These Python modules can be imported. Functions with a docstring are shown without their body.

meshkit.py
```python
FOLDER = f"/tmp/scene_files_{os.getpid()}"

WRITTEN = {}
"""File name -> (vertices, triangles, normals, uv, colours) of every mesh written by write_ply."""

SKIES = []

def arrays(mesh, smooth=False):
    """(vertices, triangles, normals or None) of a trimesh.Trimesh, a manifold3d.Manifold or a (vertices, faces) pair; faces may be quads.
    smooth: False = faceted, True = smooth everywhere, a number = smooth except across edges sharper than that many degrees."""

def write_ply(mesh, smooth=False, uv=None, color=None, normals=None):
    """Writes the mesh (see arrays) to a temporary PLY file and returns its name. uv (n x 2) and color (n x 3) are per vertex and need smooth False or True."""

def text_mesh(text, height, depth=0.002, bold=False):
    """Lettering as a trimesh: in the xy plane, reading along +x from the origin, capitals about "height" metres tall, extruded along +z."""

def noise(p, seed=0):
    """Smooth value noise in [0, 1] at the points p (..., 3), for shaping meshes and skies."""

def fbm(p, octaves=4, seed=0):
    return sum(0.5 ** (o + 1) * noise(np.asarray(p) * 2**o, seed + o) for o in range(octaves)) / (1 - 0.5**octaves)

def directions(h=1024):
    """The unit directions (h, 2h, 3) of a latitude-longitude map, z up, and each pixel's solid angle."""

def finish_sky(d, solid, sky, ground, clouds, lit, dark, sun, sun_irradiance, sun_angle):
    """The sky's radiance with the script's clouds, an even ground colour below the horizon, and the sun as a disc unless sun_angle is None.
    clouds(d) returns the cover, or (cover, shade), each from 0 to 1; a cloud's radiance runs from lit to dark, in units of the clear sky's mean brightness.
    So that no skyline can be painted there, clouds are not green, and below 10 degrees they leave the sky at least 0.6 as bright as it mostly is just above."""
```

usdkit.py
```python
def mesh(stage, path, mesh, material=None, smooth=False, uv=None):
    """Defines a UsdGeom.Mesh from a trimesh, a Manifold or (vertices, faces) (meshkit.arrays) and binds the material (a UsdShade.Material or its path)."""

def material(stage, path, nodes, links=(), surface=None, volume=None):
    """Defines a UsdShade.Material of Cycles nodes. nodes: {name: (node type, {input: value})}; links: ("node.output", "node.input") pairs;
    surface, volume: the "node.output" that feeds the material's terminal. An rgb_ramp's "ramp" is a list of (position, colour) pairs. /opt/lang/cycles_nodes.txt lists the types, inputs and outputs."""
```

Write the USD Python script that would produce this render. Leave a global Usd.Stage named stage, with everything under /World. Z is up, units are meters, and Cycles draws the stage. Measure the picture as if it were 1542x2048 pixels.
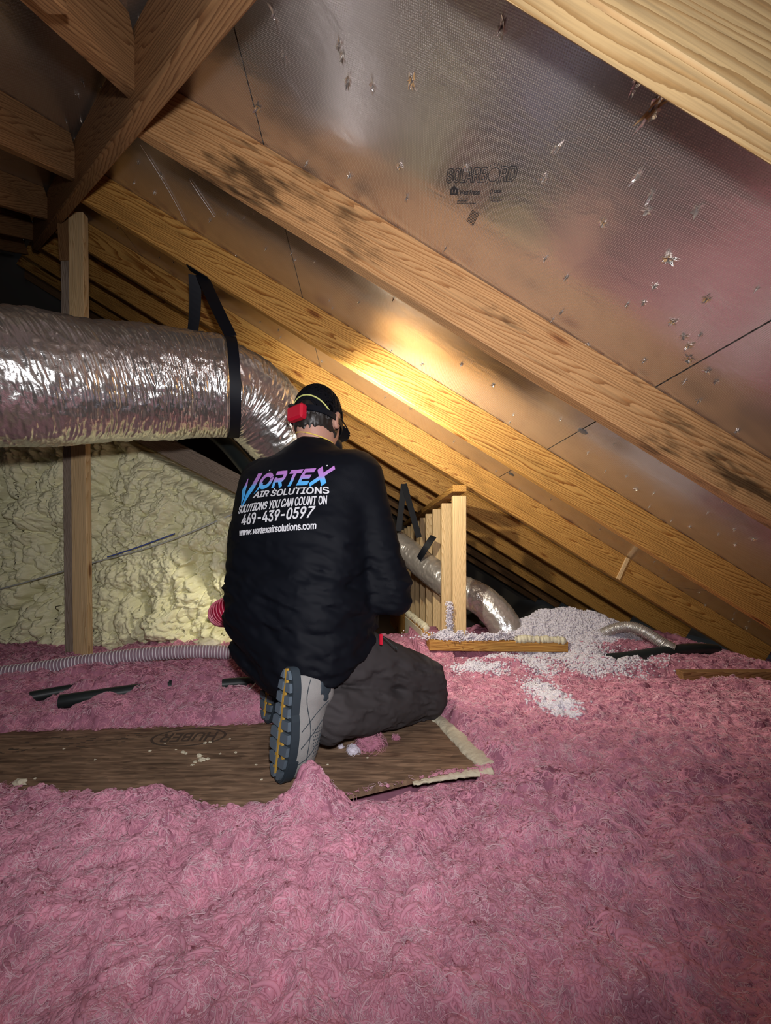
import math, random
import numpy as np, trimesh, shapely, shapely.geometry as sg
from scipy.spatial import cKDTree
from shapely import affinity
import manifold3d as m3
import usdkit, meshkit
from meshkit import noise, fbm
from pxr import Usd, UsdGeom, UsdLux, UsdShade, Gf, Sdf, Vt

random.seed(7)
RNG = np.random.default_rng(7)
stage = Usd.Stage.CreateInMemory()
UsdGeom.SetStageUpAxis(stage, 'Z'); UsdGeom.SetStageMetersPerUnit(stage, 1.0)
world = UsdGeom.Xform.Define(stage, '/World'); stage.SetDefaultPrim(world.GetPrim())

# ------------------------------------------------------------------ camera, light, exposure
CAMZ, FPX, CX, CY = 0.60, 770.0, 735.0, 1106.0          # eye height; focal length and principal point in pixels
cam = UsdGeom.Camera.Define(stage, '/World/camera')
cam.CreateHorizontalApertureAttr(36.0); cam.CreateVerticalApertureAttr(36.0 * 2048 / 1542)
cam.CreateFocalLengthAttr(FPX / 1542 * 36.0)
cam.CreateHorizontalApertureOffsetAttr((771 - CX) / 1542 * 36.0)
cam.CreateVerticalApertureOffsetAttr((CY - 1024) / 1542 * 36.0)
cam.CreateClippingRangeAttr((0.03, 100.0)); cam.CreateFStopAttr(0.0)
cam.AddTranslateOp().Set((0, 0, CAMZ)); cam.AddRotateXOp().Set(90.0)
cam.CreateExposureAttr(0.0)

dome = UsdLux.DomeLight.Define(stage, '/World/dim_air'); dome.CreateIntensityAttr(0.012); dome.CreateColorAttr((0.75, 0.85, 1.0))

def lamp(name, pos, power, color, radius):
    l = UsdLux.SphereLight.Define(stage, '/World/' + name); l.CreateRadiusAttr(radius)
    l.CreateIntensityAttr(power / (4 * math.pi ** 2 * radius ** 2)); l.CreateColorAttr(color)
    l.CreateNormalizeAttr(False); l.AddTranslateOp().Set(pos); return l

def spot(name, pos, aim, power, color, radius, angle, soft):
    l = UsdLux.SphereLight.Define(stage, '/World/' + name); l.CreateRadiusAttr(radius)
    l.CreateIntensityAttr(power / (4 * math.pi ** 2 * radius ** 2)); l.CreateColorAttr(color); l.CreateNormalizeAttr(False)
    s = UsdLux.ShapingAPI.Apply(l.GetPrim()); s.CreateShapingConeAngleAttr(angle); s.CreateShapingConeSoftnessAttr(soft)
    d = np.array(aim, float) - np.array(pos, float)
    m = Gf.Matrix4d().SetLookAt(Gf.Vec3d(*map(float, pos)), Gf.Vec3d(*map(float, aim)), Gf.Vec3d(0, 0, 1)).GetInverse()
    l.AddTransformOp().Set(m); return l

HEADLAMP = (-0.075, 1.485, 1.135)
spot('photographer_lamp', (0.03, -0.05, 0.725), (-0.16, 1.80, 0.88), 74.0, (0.98, 0.95, 0.98), 0.025, 69.0, 1.0)
spot('work_headlamp', HEADLAMP, (HEADLAMP[0] + 0.36, HEADLAMP[1] + 0.90, HEADLAMP[2] - 0.26), 54.0, (1.0, 0.93, 0.74), 0.018, 86.0, 0.45)

def P(px, py, d):
    "the point at depth d seen at a pixel of the photograph"
    return np.array([(px - CX) / FPX * d, d, CAMZ + (CY - py) / FPX * d])

# ------------------------------------------------------------------ scene helpers
used = {}
def numbered(parent, name):
    k = (parent, name); n = used.get(k, 0); used[k] = n + 1
    return f'{parent}/{name}' + (f'_{n:03d}' if n else '')
def path_of(p): return '/World' if p is None else (p if isinstance(p, str) else str(p.GetPath()))
def tag(prim, label=None, cat=None, group=None, kind=None, category=None):
    cat = cat or category
    for k, v in (('label', label), ('category', cat), ('group', group), ('kind', kind)):
        if v: prim.SetCustomDataByKey(k, v)
    return prim
def thing(name, label=None, cat=None, group=None, kind=None, M=None):
    x = UsdGeom.Xform.Define(stage, numbered('/World', name))
    if M is not None: x.AddTransformOp().Set(Gf.Matrix4d(*np.asarray(M, float).T.ravel()))
    return tag(x.GetPrim(), label, cat, group, kind)
def obj(name, mesh, mat, parent=None, smooth=False, M=None, uv=None, **kw):
    p = usdkit.mesh(stage, numbered(path_of(parent), name), mesh, MATS[mat], smooth=smooth, uv=uv)
    if M is not None: p.AddTransformOp().Set(Gf.Matrix4d(*np.asarray(M, float).T.ravel()))
    if kw: tag(p.GetPrim(), **kw)
    return p.GetPrim()
def copy(root, name, M, label=None, cat=None, group=None):
    x = UsdGeom.Xform.Define(stage, numbered('/World', name))
    return x
def frame(o, x, y, z):
    M = np.eye(4); M[:3, 0], M[:3, 1], M[:3, 2], M[:3, 3] = x, y, z, o; return M
def unit(v): v = np.asarray(v, float); return v / np.linalg.norm(v)
def basis(o, x, up=(0, 0, 1)):
    x = unit(x); y = unit(np.cross(up, x)); z = np.cross(x, y); return frame(o, x, y, z)
def cat_(ms): return trimesh.util.concatenate(ms)
def cbox(lx, ly, lz, c=0.002, at=(0, 0, 0)):
    "box with chamfered edges, centred"
    pts = []
    for sx in (-1, 1):
        for sy in (-1, 1):
            for sz in (-1, 1):
                h = np.array([lx * sx, ly * sy, lz * sz]) / 2; e = np.array([sx, sy, sz]) * c
                pts += [h - e * (0, 1, 1), h - e * (1, 0, 1), h - e * (1, 1, 0)]
    m = trimesh.convex.convex_hull(np.array(pts) + at); return m
def bar(a, b, w, h, up=(0, 0, 1), c=0.002):
    "chamfered bar from a to b in world coordinates: width w across, height h along up"
    a, b = np.asarray(a, float), np.asarray(b, float); M = basis((a + b) / 2, b - a, up)
    m = cbox(np.linalg.norm(b - a), w, h, c); m.apply_transform(M); return m
def spline(pts, n):
    pts = np.asarray(pts, float); t = np.r_[0, np.cumsum(np.linalg.norm(np.diff(pts, axis=0), axis=1))]
    from scipy.interpolate import CubicSpline
    return CubicSpline(t / t[-1], pts)(np.linspace(0, 1, n))
def tube(pts, radius, seg=16, cap=True, ref=(0, 0, 1), disp=None):
    "tube mesh along pts; radius scalar or per point; disp(s, ang, points) adds to the radius. returns trimesh"
    pts = np.asarray(pts, float); n = len(pts); r = np.broadcast_to(radius, n).astype(float)
    t = np.gradient(pts, axis=0); t /= np.linalg.norm(t, axis=1, keepdims=True)
    u = np.cross(np.broadcast_to(ref, t.shape), t); u /= np.maximum(np.linalg.norm(u, axis=1, keepdims=True), 1e-9)
    w = np.cross(t, u); a = np.linspace(0, 2 * np.pi, seg, endpoint=False)
    d = u[:, None] * np.cos(a)[None, :, None] + w[:, None] * np.sin(a)[None, :, None]
    R = np.repeat(r[:, None], seg, 1)
    if disp is not None:
        s = np.r_[0, np.cumsum(np.linalg.norm(np.diff(pts, axis=0), axis=1))]
        R = R + disp(s[:, None] + 0 * R, a[None] + 0 * R, pts[:, None] + d * R[..., None])
    v = (pts[:, None] + d * R[..., None]).reshape(-1, 3)
    i = np.arange(n - 1)[:, None] * seg; j = np.arange(seg)[None]; k = (j + 1) % seg
    q = np.stack([i + j, i + k, i + seg + k, i + seg + j], -1).reshape(-1, 4)
    f = np.vstack([q[:, [0, 1, 2]], q[:, [0, 2, 3]]])
    if cap:
        v = np.vstack([v, pts[0], pts[-1]]); c0, c1 = n * seg, n * seg + 1; jj = np.arange(seg); kk = (jj + 1) % seg; b = (n - 1) * seg
        f = np.vstack([f, np.stack([np.full(seg, c0), kk, jj], 1), np.stack([np.full(seg, c1), b + jj, b + kk], 1)])
    return trimesh.Trimesh(v, f, process=False)
def ribbon(pts, widths, normals, thick=0.0015):
    "flat strap with thickness following pts; widths across, normals out of the face"
    pts = np.asarray(pts, float); t = np.gradient(pts, axis=0); t /= np.linalg.norm(t, axis=1, keepdims=True)
    nn = np.asarray(normals, float) * np.ones_like(pts); s = np.cross(t, nn); s /= np.linalg.norm(s, axis=1, keepdims=True)
    nn = np.cross(s, t); w = np.broadcast_to(widths, len(pts))[:, None] / 2; h = thick / 2
    ring = np.stack([pts - s * w - nn * h, pts + s * w - nn * h, pts + s * w + nn * h, pts - s * w + nn * h], 1)
    v = ring.reshape(-1, 3); f = []
    for i in range(len(pts) - 1):
        for j in range(4):
            a, b, c, d = i * 4 + j, i * 4 + (j + 1) % 4, i * 4 + 4 + (j + 1) % 4, i * 4 + 4 + j; f += [[a, b, c], [a, c, d]]
    e = (len(pts) - 1) * 4; f += [[0, 2, 1], [0, 3, 2], [e, e + 1, e + 2], [e, e + 2, e + 3]]
    return trimesh.Trimesh(v, f, process=False)
def prism(poly, depth):
    gs = getattr(poly, 'geoms', [poly]); return cat_([trimesh.creation.extrude_polygon(g, depth, engine='earcut') for g in gs])
def grid_faces(n, m):
    i = np.arange(n - 1)[:, None] * m; j = np.arange(m - 1)[None]
    q = np.stack([i + j, i + j + 1, i + m + j + 1, i + m + j], -1).reshape(-1, 4); return np.vstack([q[:, [0, 1, 2]], q[:, [0, 2, 3]]])
def smoothstep(a, b, x): t = np.clip((x - a) / (b - a), 0, 1); return t * t * (3 - 2 * t)

# signed-distance modelling: surface nets over a grid that is evaluated finely only near the surface
def sdf_mesh(fn, lo, hi, step):
    lo, hi = np.array(lo, float), np.array(hi, float); B = 6
    nb = np.ceil((hi - lo) / (step * B)).astype(int); n = nb * B + 1
    ax = [lo[k] + step * B * (np.arange(nb[k]) + 0.5) for k in range(3)]
    C = np.stack(np.meshgrid(*ax, indexing='ij'), -1).reshape(-1, 3); dc = fn(C)
    V = np.where(np.repeat(np.repeat(np.repeat(dc.reshape(nb), B, 0), B, 1), B, 2) < 0, -1.0, 1.0)
    V = np.pad(V, ((0, 1),) * 3, mode='edge').astype(np.float32)
    near = np.argwhere((np.abs(dc) < step * B * 1.6).reshape(nb)); o = np.arange(B + 1); off = np.stack(np.meshgrid(o, o, o, indexing='ij'), -1).reshape(-1, 3)
    for k in range(0, len(near), 1500):
        idx = (near[k:k + 1500, None] * B + off[None]).reshape(-1, 3)
        V[idx[:, 0], idx[:, 1], idx[:, 2]] = fn(lo + idx * step)
    s = V < 0
    occ = np.zeros(np.array(V.shape) - 1, np.int8); sh = V.shape
    for d in np.ndindex(2, 2, 2): occ += s[d[0]:sh[0] - 1 + d[0], d[1]:sh[1] - 1 + d[1], d[2]:sh[2] - 1 + d[2]]
    cells = np.argwhere((occ > 0) & (occ < 8)); ids = -np.ones(occ.shape, int); ids[tuple(cells.T)] = np.arange(len(cells))
    acc = np.zeros((len(cells), 3)); cnt = np.zeros(len(cells))
    for a in range(3):
        o1, o2 = [k for k in range(3) if k != a]
        for x in (0, 1):
            for y in (0, 1):
                p0 = np.zeros(3, int); p0[o1], p0[o2] = x, y; p1 = p0.copy(); p1[a] = 1
                v0 = V[tuple((cells + p0).T)]; v1 = V[tuple((cells + p1).T)]; c = (v0 < 0) != (v1 < 0)
                t = np.where(c, v0 / np.where(v0 == v1, 1, v0 - v1), 0); pt = p0 + t[:, None] * (p1 - p0); acc[c] += pt[c]; cnt[c] += 1
    verts = lo + step * (cells + acc / np.maximum(cnt, 1)[:, None]); faces = []
    for a in range(3):
        o1, o2 = (a + 1) % 3, (a + 2) % 3
        sl0 = [slice(None)] * 3; sl1 = [slice(None)] * 3; sl0[a] = slice(0, -1); sl1[a] = slice(1, None)
        e = np.argwhere(s[tuple(sl0)] != s[tuple(sl1)]); e = e[(e[:, o1] > 0) & (e[:, o2] > 0) & (e[:, o1] < occ.shape[o1]) & (e[:, o2] < occ.shape[o2])]
        flip = s[tuple(e.T)]
        q = []
        for d1, d2 in ((1, 1), (0, 1), (0, 0), (1, 0)):
            c = e.copy(); c[:, o1] -= d1; c[:, o2] -= d2; q.append(ids[tuple(c.T)])
        q = np.stack(q, 1); q = np.where(flip[:, None], q, q[:, ::-1]); q = q[(q >= 0).all(1)]
        faces += [q[:, [0, 1, 2]], q[:, [0, 2, 3]]]
    m = trimesh.Trimesh(verts, np.vstack(faces), process=False); m.remove_unreferenced_vertices(); return m
def smin(a, b, k): h = np.clip(0.5 + 0.5 * (b - a) / k, 0, 1); return b + (a - b) * h - k * h * (1 - h)
def smax(a, b, k): return -smin(-a, -b, k)
def sd_cap(p, a, b, ra, rb=None):
    rb = ra if rb is None else rb; a, b = np.asarray(a, float), np.asarray(b, float); d = b - a
    t = np.clip(((p - a) @ d) / (d @ d), 0, 1); return np.linalg.norm(p - a - t[:, None] * d, axis=1) - (ra + (rb - ra) * t)
def sd_ell(p, c, r, R=np.eye(3), pw=2):
    q = (p - np.asarray(c)) @ R; r = np.asarray(r, float); k0 = np.linalg.norm(q / r, axis=1) if pw == 2 else (np.abs(q / r) ** pw).sum(1) ** (1 / pw); k1 = np.linalg.norm(q / r ** 2, axis=1)
    return k0 * (k0 - 1) / np.maximum(k1, 1e-6)
def sd_box(p, c, h, R=np.eye(3), r=0.0):
    q = np.abs((p - np.asarray(c)) @ R) - (np.asarray(h) - r); return np.linalg.norm(np.maximum(q, 0), axis=1) + np.minimum(q.max(1), 0) - r
def normals(m): return meshkit.arrays(m, True)[2]

# ------------------------------------------------------------------ materials
MATS = {}
def mat(name, nodes, links=(), surface='p.BSDF'):
    MATS[name] = usdkit.material(stage, '/World/Looks/' + name, nodes, links, surface=surface)
def plain(name, col, rough=0.6, bump=None, **kw):
    nodes = {'p': ('principled_bsdf', {'base_color': col, 'roughness': rough, **kw})}; links = []
    if bump:
        s, d = bump; nodes |= {'tc': ('texture_coordinate', {}), 'n': ('noise_texture', {'scale': s, 'detail': 5.0}), 'b': ('bump', {'distance': d, 'strength': 1.0})}
        links = [('tc.object', 'n.vector'), ('n.fac', 'b.height'), ('b.normal', 'p.normal')]
    mat(name, nodes, links)
def wood(name, light, dark, ring=60.0, grain=0.5, mold=0.0, rough=0.62, spec=0.3, tilt=0.06):
    "softwood: growth rings around a pith off the board, stretched along local x"
    nodes = {
        'tc': ('texture_coordinate', {}), 'oi': ('object_info', {}),
        'k1': ('math', {'math_type': 'multiply', 'value2': 7.31}), 'k2': ('math', {'math_type': 'multiply', 'value2': 0.05}), 'k3': ('math', {'math_type': 'multiply', 'value2': 0.09}),
        'off': ('combine_xyz', {}), 'add': ('vector_math', {'math_type': 'add'}),
        'mp': ('mapping', {'scale': (0.55, 6.0, 6.0)}), 'n1': ('noise_texture', {'scale': 1.6, 'detail': 3.0, 'roughness': 0.55}),
        'n1s': ('vector_math', {'math_type': 'subtract', 'vector2': (0.5, 0.5, 0.5)}), 'n1m': ('vector_math', {'math_type': 'multiply', 'vector2': (0.0, 0.075, 0.075)}),
        'warp': ('vector_math', {'math_type': 'add'}), 'mp2': ('mapping', {'location': (0.0, 0.07, 0.03), 'rotation': (0.0, tilt, tilt * 0.4)}),
        'w': ('wave_texture', {'wave_type': 'rings', 'rings_direction': 'x', 'profile': 'saw', 'scale': ring, 'distortion': 0.6, 'detail': 2.0, 'detail_scale': 2.0}),
        'r': ('rgb_ramp', {'ramp': [(0.0, light), (0.5, tuple(np.array(light) * 0.93)), (0.86, dark), (0.97, tuple(np.array(dark) * 0.8)), (1.0, light)]}),
        'mp3': ('mapping', {'scale': (5.0, 240.0, 240.0)}), 'n2': ('noise_texture', {'scale': 1.0, 'detail': 3.0}),
        'g': ('rgb_ramp', {'ramp': [(0.25, (1 - grain * 0.6,) * 3), (0.62, (1.08, 1.07, 1.05))]}),
        'm1': ('mix', {'mix_type': 'multiply', 'fac': 1.0}),
        'n3': ('noise_texture', {'scale': 3.2, 'detail': 4.0, 'roughness': 0.72}), 'mp4': ('mapping', {'scale': (0.7, 3.0, 3.0)}),
        'mr': ('rgb_ramp', {'ramp': [(0.0, (1, 1, 1)), (0.56, (1, 1, 1)), (0.66, (1 - 0.85 * mold,) * 3), (1.0, (1 - 0.95 * mold,) * 3)]}),
        'm2': ('mix', {'mix_type': 'multiply', 'fac': 1.0}),
        'va': ('map_range', {'from_min': 0.0, 'from_max': 1.0, 'to_min': 0.82, 'to_max': 1.12}), 'h': ('hsv', {}),
        'vo': ('voronoi_texture', {'scale': 1.0, 'randomness': 1.0}), 'mpv': ('mapping', {'scale': (2.6, 9.0, 9.0)}),
        'kr': ('rgb_ramp', {'ramp': [(0.0, (0.22, 0.10, 0.05)), (0.07, (0.30, 0.14, 0.07)), (0.10, (0.75, 0.6, 0.5)), (0.14, (1, 1, 1)), (1.0, (1, 1, 1))]}), 'm3': ('mix', {'mix_type': 'multiply', 'fac': 0.85}),
        'p': ('principled_bsdf', {'roughness': rough, 'specular_ior_level': spec})}
    links = [('oi.random', 'k1.value1'), ('oi.random', 'k2.value1'), ('oi.random', 'k3.value1'), ('k1.value', 'off.x'), ('k2.value', 'off.y'), ('k3.value', 'off.z'),
             ('tc.object', 'add.vector1'), ('off.vector', 'add.vector2'), ('add.vector', 'mp.vector'), ('mp.vector', 'n1.vector'), ('n1.color', 'n1s.vector1'), ('n1s.vector', 'n1m.vector1'),
             ('add.vector', 'warp.vector1'), ('n1m.vector', 'warp.vector2'), ('warp.vector', 'mp2.vector'), ('mp2.vector', 'w.vector'), ('w.fac', 'r.fac'),
             ('add.vector', 'mp3.vector'), ('mp3.vector', 'n2.vector'), ('n2.fac', 'g.fac'), ('r.color', 'm1.color1'), ('g.color', 'm1.color2'),
             ('add.vector', 'mp4.vector'), ('mp4.vector', 'n3.vector'), ('n3.fac', 'mr.fac'), ('m1.color', 'm2.color1'), ('mr.color', 'm2.color2'),
             ('add.vector', 'mpv.vector'), ('mpv.vector', 'vo.vector'), ('vo.distance', 'kr.fac'), ('m2.color', 'm3.color1'), ('kr.color', 'm3.color2'),
             ('oi.random', 'va.value'), ('va.result', 'h.value'), ('m3.color', 'h.color'), ('h.color', 'p.base_color')]
    mat(name, nodes, links)
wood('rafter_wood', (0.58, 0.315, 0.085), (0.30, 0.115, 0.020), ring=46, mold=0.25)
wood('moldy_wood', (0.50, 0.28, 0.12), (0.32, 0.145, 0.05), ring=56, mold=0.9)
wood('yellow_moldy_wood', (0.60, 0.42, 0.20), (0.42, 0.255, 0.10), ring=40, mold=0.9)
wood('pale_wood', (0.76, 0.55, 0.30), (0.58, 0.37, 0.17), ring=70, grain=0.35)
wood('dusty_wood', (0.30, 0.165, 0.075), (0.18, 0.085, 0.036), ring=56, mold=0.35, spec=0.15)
wood('grey_wood', (0.30, 0.24, 0.19), (0.19, 0.14, 0.10), ring=64, mold=0.4, spec=0.1)

def foil(name, col, rough, dots=True, crinkle=0.25, cscale=14.0, dust=0.25):
    nodes = {'tc': ('texture_coordinate', {}),
             'v': ('voronoi_texture', {'scale': 310.0, 'randomness': 0.04}), 'mpd': ('mapping', {'scale': (1.0, 0.85, 0.0), 'rotation': (0, 0, 0.12)}),
             'dr': ('map_range', {'from_min': 0.20, 'from_max': 0.36, 'to_min': 1.0, 'to_max': 0.0, 'clamp': True}),
             'n': ('noise_texture', {'scale': cscale, 'detail': 3.5, 'roughness': 0.6, 'distortion': 0.6}), 'mp': ('mapping', {'scale': (1.0, 0.45, 1.0)}),
             'n2': ('noise_texture', {'scale': 2.2, 'detail': 3.0}), 'rr': ('map_range', {'from_min': 0.3, 'from_max': 0.7, 'to_min': rough * 0.8, 'to_max': rough * 1.35}),
             'b': ('bump', {'distance': 0.01, 'strength': crinkle}), 'b2': ('bump', {'distance': 0.0012, 'strength': 0.12}),
             'p': ('principled_bsdf', {'base_color': col, 'metallic': 1.0}),
             'df': ('diffuse_bsdf', {'color': (0.42, 0.38, 0.34)}), 'dm': ('math', {'math_type': 'multiply', 'value2': 0.42 if dots else 0.0}), 'da': ('math', {'math_type': 'add', 'value2': dust, 'use_clamp': True}), 'mx': ('mix_closure', {})}
    links = [('tc.object', 'mpd.vector'), ('mpd.vector', 'v.vector'), ('v.distance', 'dr.value'), ('tc.object', 'mp.vector'), ('mp.vector', 'n.vector'), ('tc.object', 'n2.vector'), ('n2.fac', 'rr.value'), ('rr.result', 'p.roughness'),
             ('n.fac', 'b.height'), ('dr.result', 'b2.height'), ('b.normal', 'b2.normal'), (('b2' if dots else 'b') + '.normal', 'p.normal'),
             ('dr.result', 'dm.value1'), ('dm.value', 'da.value1'), ('da.value', 'mx.fac'), ('p.BSDF', 'mx.closure1'), ('df.BSDF', 'mx.closure2')]
    mat(name, nodes, links, 'mx.closure')
foil('foil_sheathing', (0.70, 0.65, 0.63), 0.21, crinkle=0.16, dust=0.10)
foil('duct_foil', (0.86, 0.84, 0.82), 0.20, dots=False, crinkle=0.22, cscale=55.0, dust=0.16)
foil('dusty_foil', (0.80, 0.80, 0.82), 0.26, dots=False, crinkle=0.25, cscale=70.0, dust=0.38)
foil('torn_foil', (0.9, 0.87, 0.82), 0.22, dots=False, crinkle=0.4, cscale=120.0, dust=0.10)
plain('torn_wood', (0.42, 0.26, 0.12), 0.8)
plain('deck_gap', (0.035, 0.055, 0.04), 0.8)
plain('stamp_ink', (0.02, 0.02, 0.022), 0.7)
plain('faded_ink', (0.075, 0.05, 0.035), 0.8)
plain('black_webbing', (0.004, 0.005, 0.009), 0.6, specular_ior_level=0.25)
plain('black_plastic', (0.016, 0.022, 0.022), 0.38)
plain('clip_metal', (0.18, 0.18, 0.18), 0.5, metallic=0.7)
plain('nail_steel', (0.35, 0.33, 0.31), 0.45, metallic=0.9)
plain('drywall', (0.35, 0.33, 0.30), 0.9)
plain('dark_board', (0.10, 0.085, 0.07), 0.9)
plain('white_plastic', (0.75, 0.75, 0.78), 0.4)
plain('blue_cable', (0.06, 0.10, 0.35), 0.4)
plain('grey_cable', (0.45, 0.47, 0.42), 0.5)
plain('spray_foam', (0.82, 0.79, 0.52), 0.55, bump=(160.0, 0.0012), specular_ior_level=0.3)
plain('foam_bead', (0.62, 0.57, 0.42), 0.6, bump=(120.0, 0.002))
plain('skin', (0.50, 0.27, 0.20), 0.5, bump=(220.0, 0.0006), subsurface_weight=0.15, subsurface_scale=0.004)
plain('eye_white', (0.7, 0.68, 0.66), 0.3)
plain('dark_hair', (0.018, 0.014, 0.012), 0.45)
plain('black_knit', (0.0026, 0.0036, 0.0066), 0.65, bump=(900.0, 0.0005), specular_ior_level=0.13)
plain('cap_cloth', (0.003, 0.0035, 0.006), 0.8, bump=(1400.0, 0.0003), specular_ior_level=0.15)
plain('strap_black', (0.004, 0.006, 0.011), 0.6, specular_ior_level=0.2)
plain('strap_yellow', (0.62, 0.66, 0.22), 0.6)
plain('strap_gold', (0.75, 0.56, 0.10), 0.6)
plain('battery_red', (0.52, 0.008, 0.03), 0.4)
plain('trousers', (0.046, 0.041, 0.042), 0.85, bump=(700.0, 0.0006), specular_ior_level=0.2)
plain('shoe_grey', (0.24, 0.235, 0.225), 0.75, bump=(420.0, 0.0008))
plain('shoe_dark', (0.022, 0.034, 0.045), 0.7)
plain('sole_blue', (0.085, 0.115, 0.145), 0.75)
plain('sole_yellow', (0.44, 0.26, 0.04), 0.6)
plain('print_white', (0.62, 0.63, 0.66), 0.6)
mat('print_gradient', {'tc': ('texture_coordinate', {}), 's': ('separate_xyz', {}), 'r': ('rgb_ramp', {'ramp': [(0.0, (0.06, 0.40, 0.85)), (0.35, (0.10, 0.42, 0.82)), (0.55, (0.40, 0.22, 0.60)), (1.0, (0.50, 0.20, 0.60))]}),
     'mr': ('map_range', {'from_min': 0.793, 'from_max': 0.857, 'to_min': 0.0, 'to_max': 1.0, 'clamp': True}), 'p': ('principled_bsdf', {'roughness': 0.6})},
    [('tc.object', 's.vector'), ('s.z', 'mr.value'), ('mr.result', 'r.fac'), ('r.color', 'p.base_color')])
def wool(name, col, var=0.35, trans=0.25, scale=9.0):
    lo, hi = np.array(col) * (1 - var), np.minimum(np.array(col) * (1 + var * 0.55) + 0.02, 0.95)
    mat(name, {'tc': ('texture_coordinate', {}), 'n': ('noise_texture', {'scale': scale, 'detail': 5.0, 'roughness': 0.65}), 'r': ('rgb_ramp', {'ramp': [(0.33, tuple(lo)), (0.67, tuple(hi))]}),
               'd': ('diffuse_bsdf', {}), 't': ('translucent_bsdf', {}), 'm': ('mix_closure', {'fac': trans})},
        [('tc.object', 'n.vector'), ('n.fac', 'r.fac'), ('r.color', 'd.color'), ('r.color', 't.color'), ('d.BSDF', 'm.closure1'), ('t.BSDF', 'm.closure2')], 'm.closure')
wool('pink_wool', (0.52, 0.215, 0.305), 0.36); wool('pink_lock', (0.74, 0.36, 0.46), 0.28, 0.3, 14.0); wool('pink_strand', (0.76, 0.39, 0.49), 0.25, 0.4, 30.0); wool('pink_strand_pale', (0.88, 0.62, 0.69), 0.15, 0.4, 30.0)
wool('white_wool', (0.84, 0.80, 0.88), 0.1, 0.3, 60.0)
mat('clear_hose', {'tc': ('texture_coordinate', {}), 'p': ('principled_bsdf', {'base_color': (0.40, 0.29, 0.35), 'roughness': 0.25}), 'q': ('transparent_bsdf', {'color': (0.95, 0.85, 0.9)}), 'm': ('mix_closure', {'fac': 0.35})}, [('p.BSDF', 'm.closure1'), ('q.BSDF', 'm.closure2')], 'm.closure')
plain('hose_rib', (0.82, 0.78, 0.82), 0.3)
plain('hose_red', (0.38, 0.012, 0.045), 0.22); plain('hose_red_rib', (0.62, 0.16, 0.22), 0.25); plain('hose_cuff', (0.55, 0.38, 0.48), 0.4)
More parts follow.
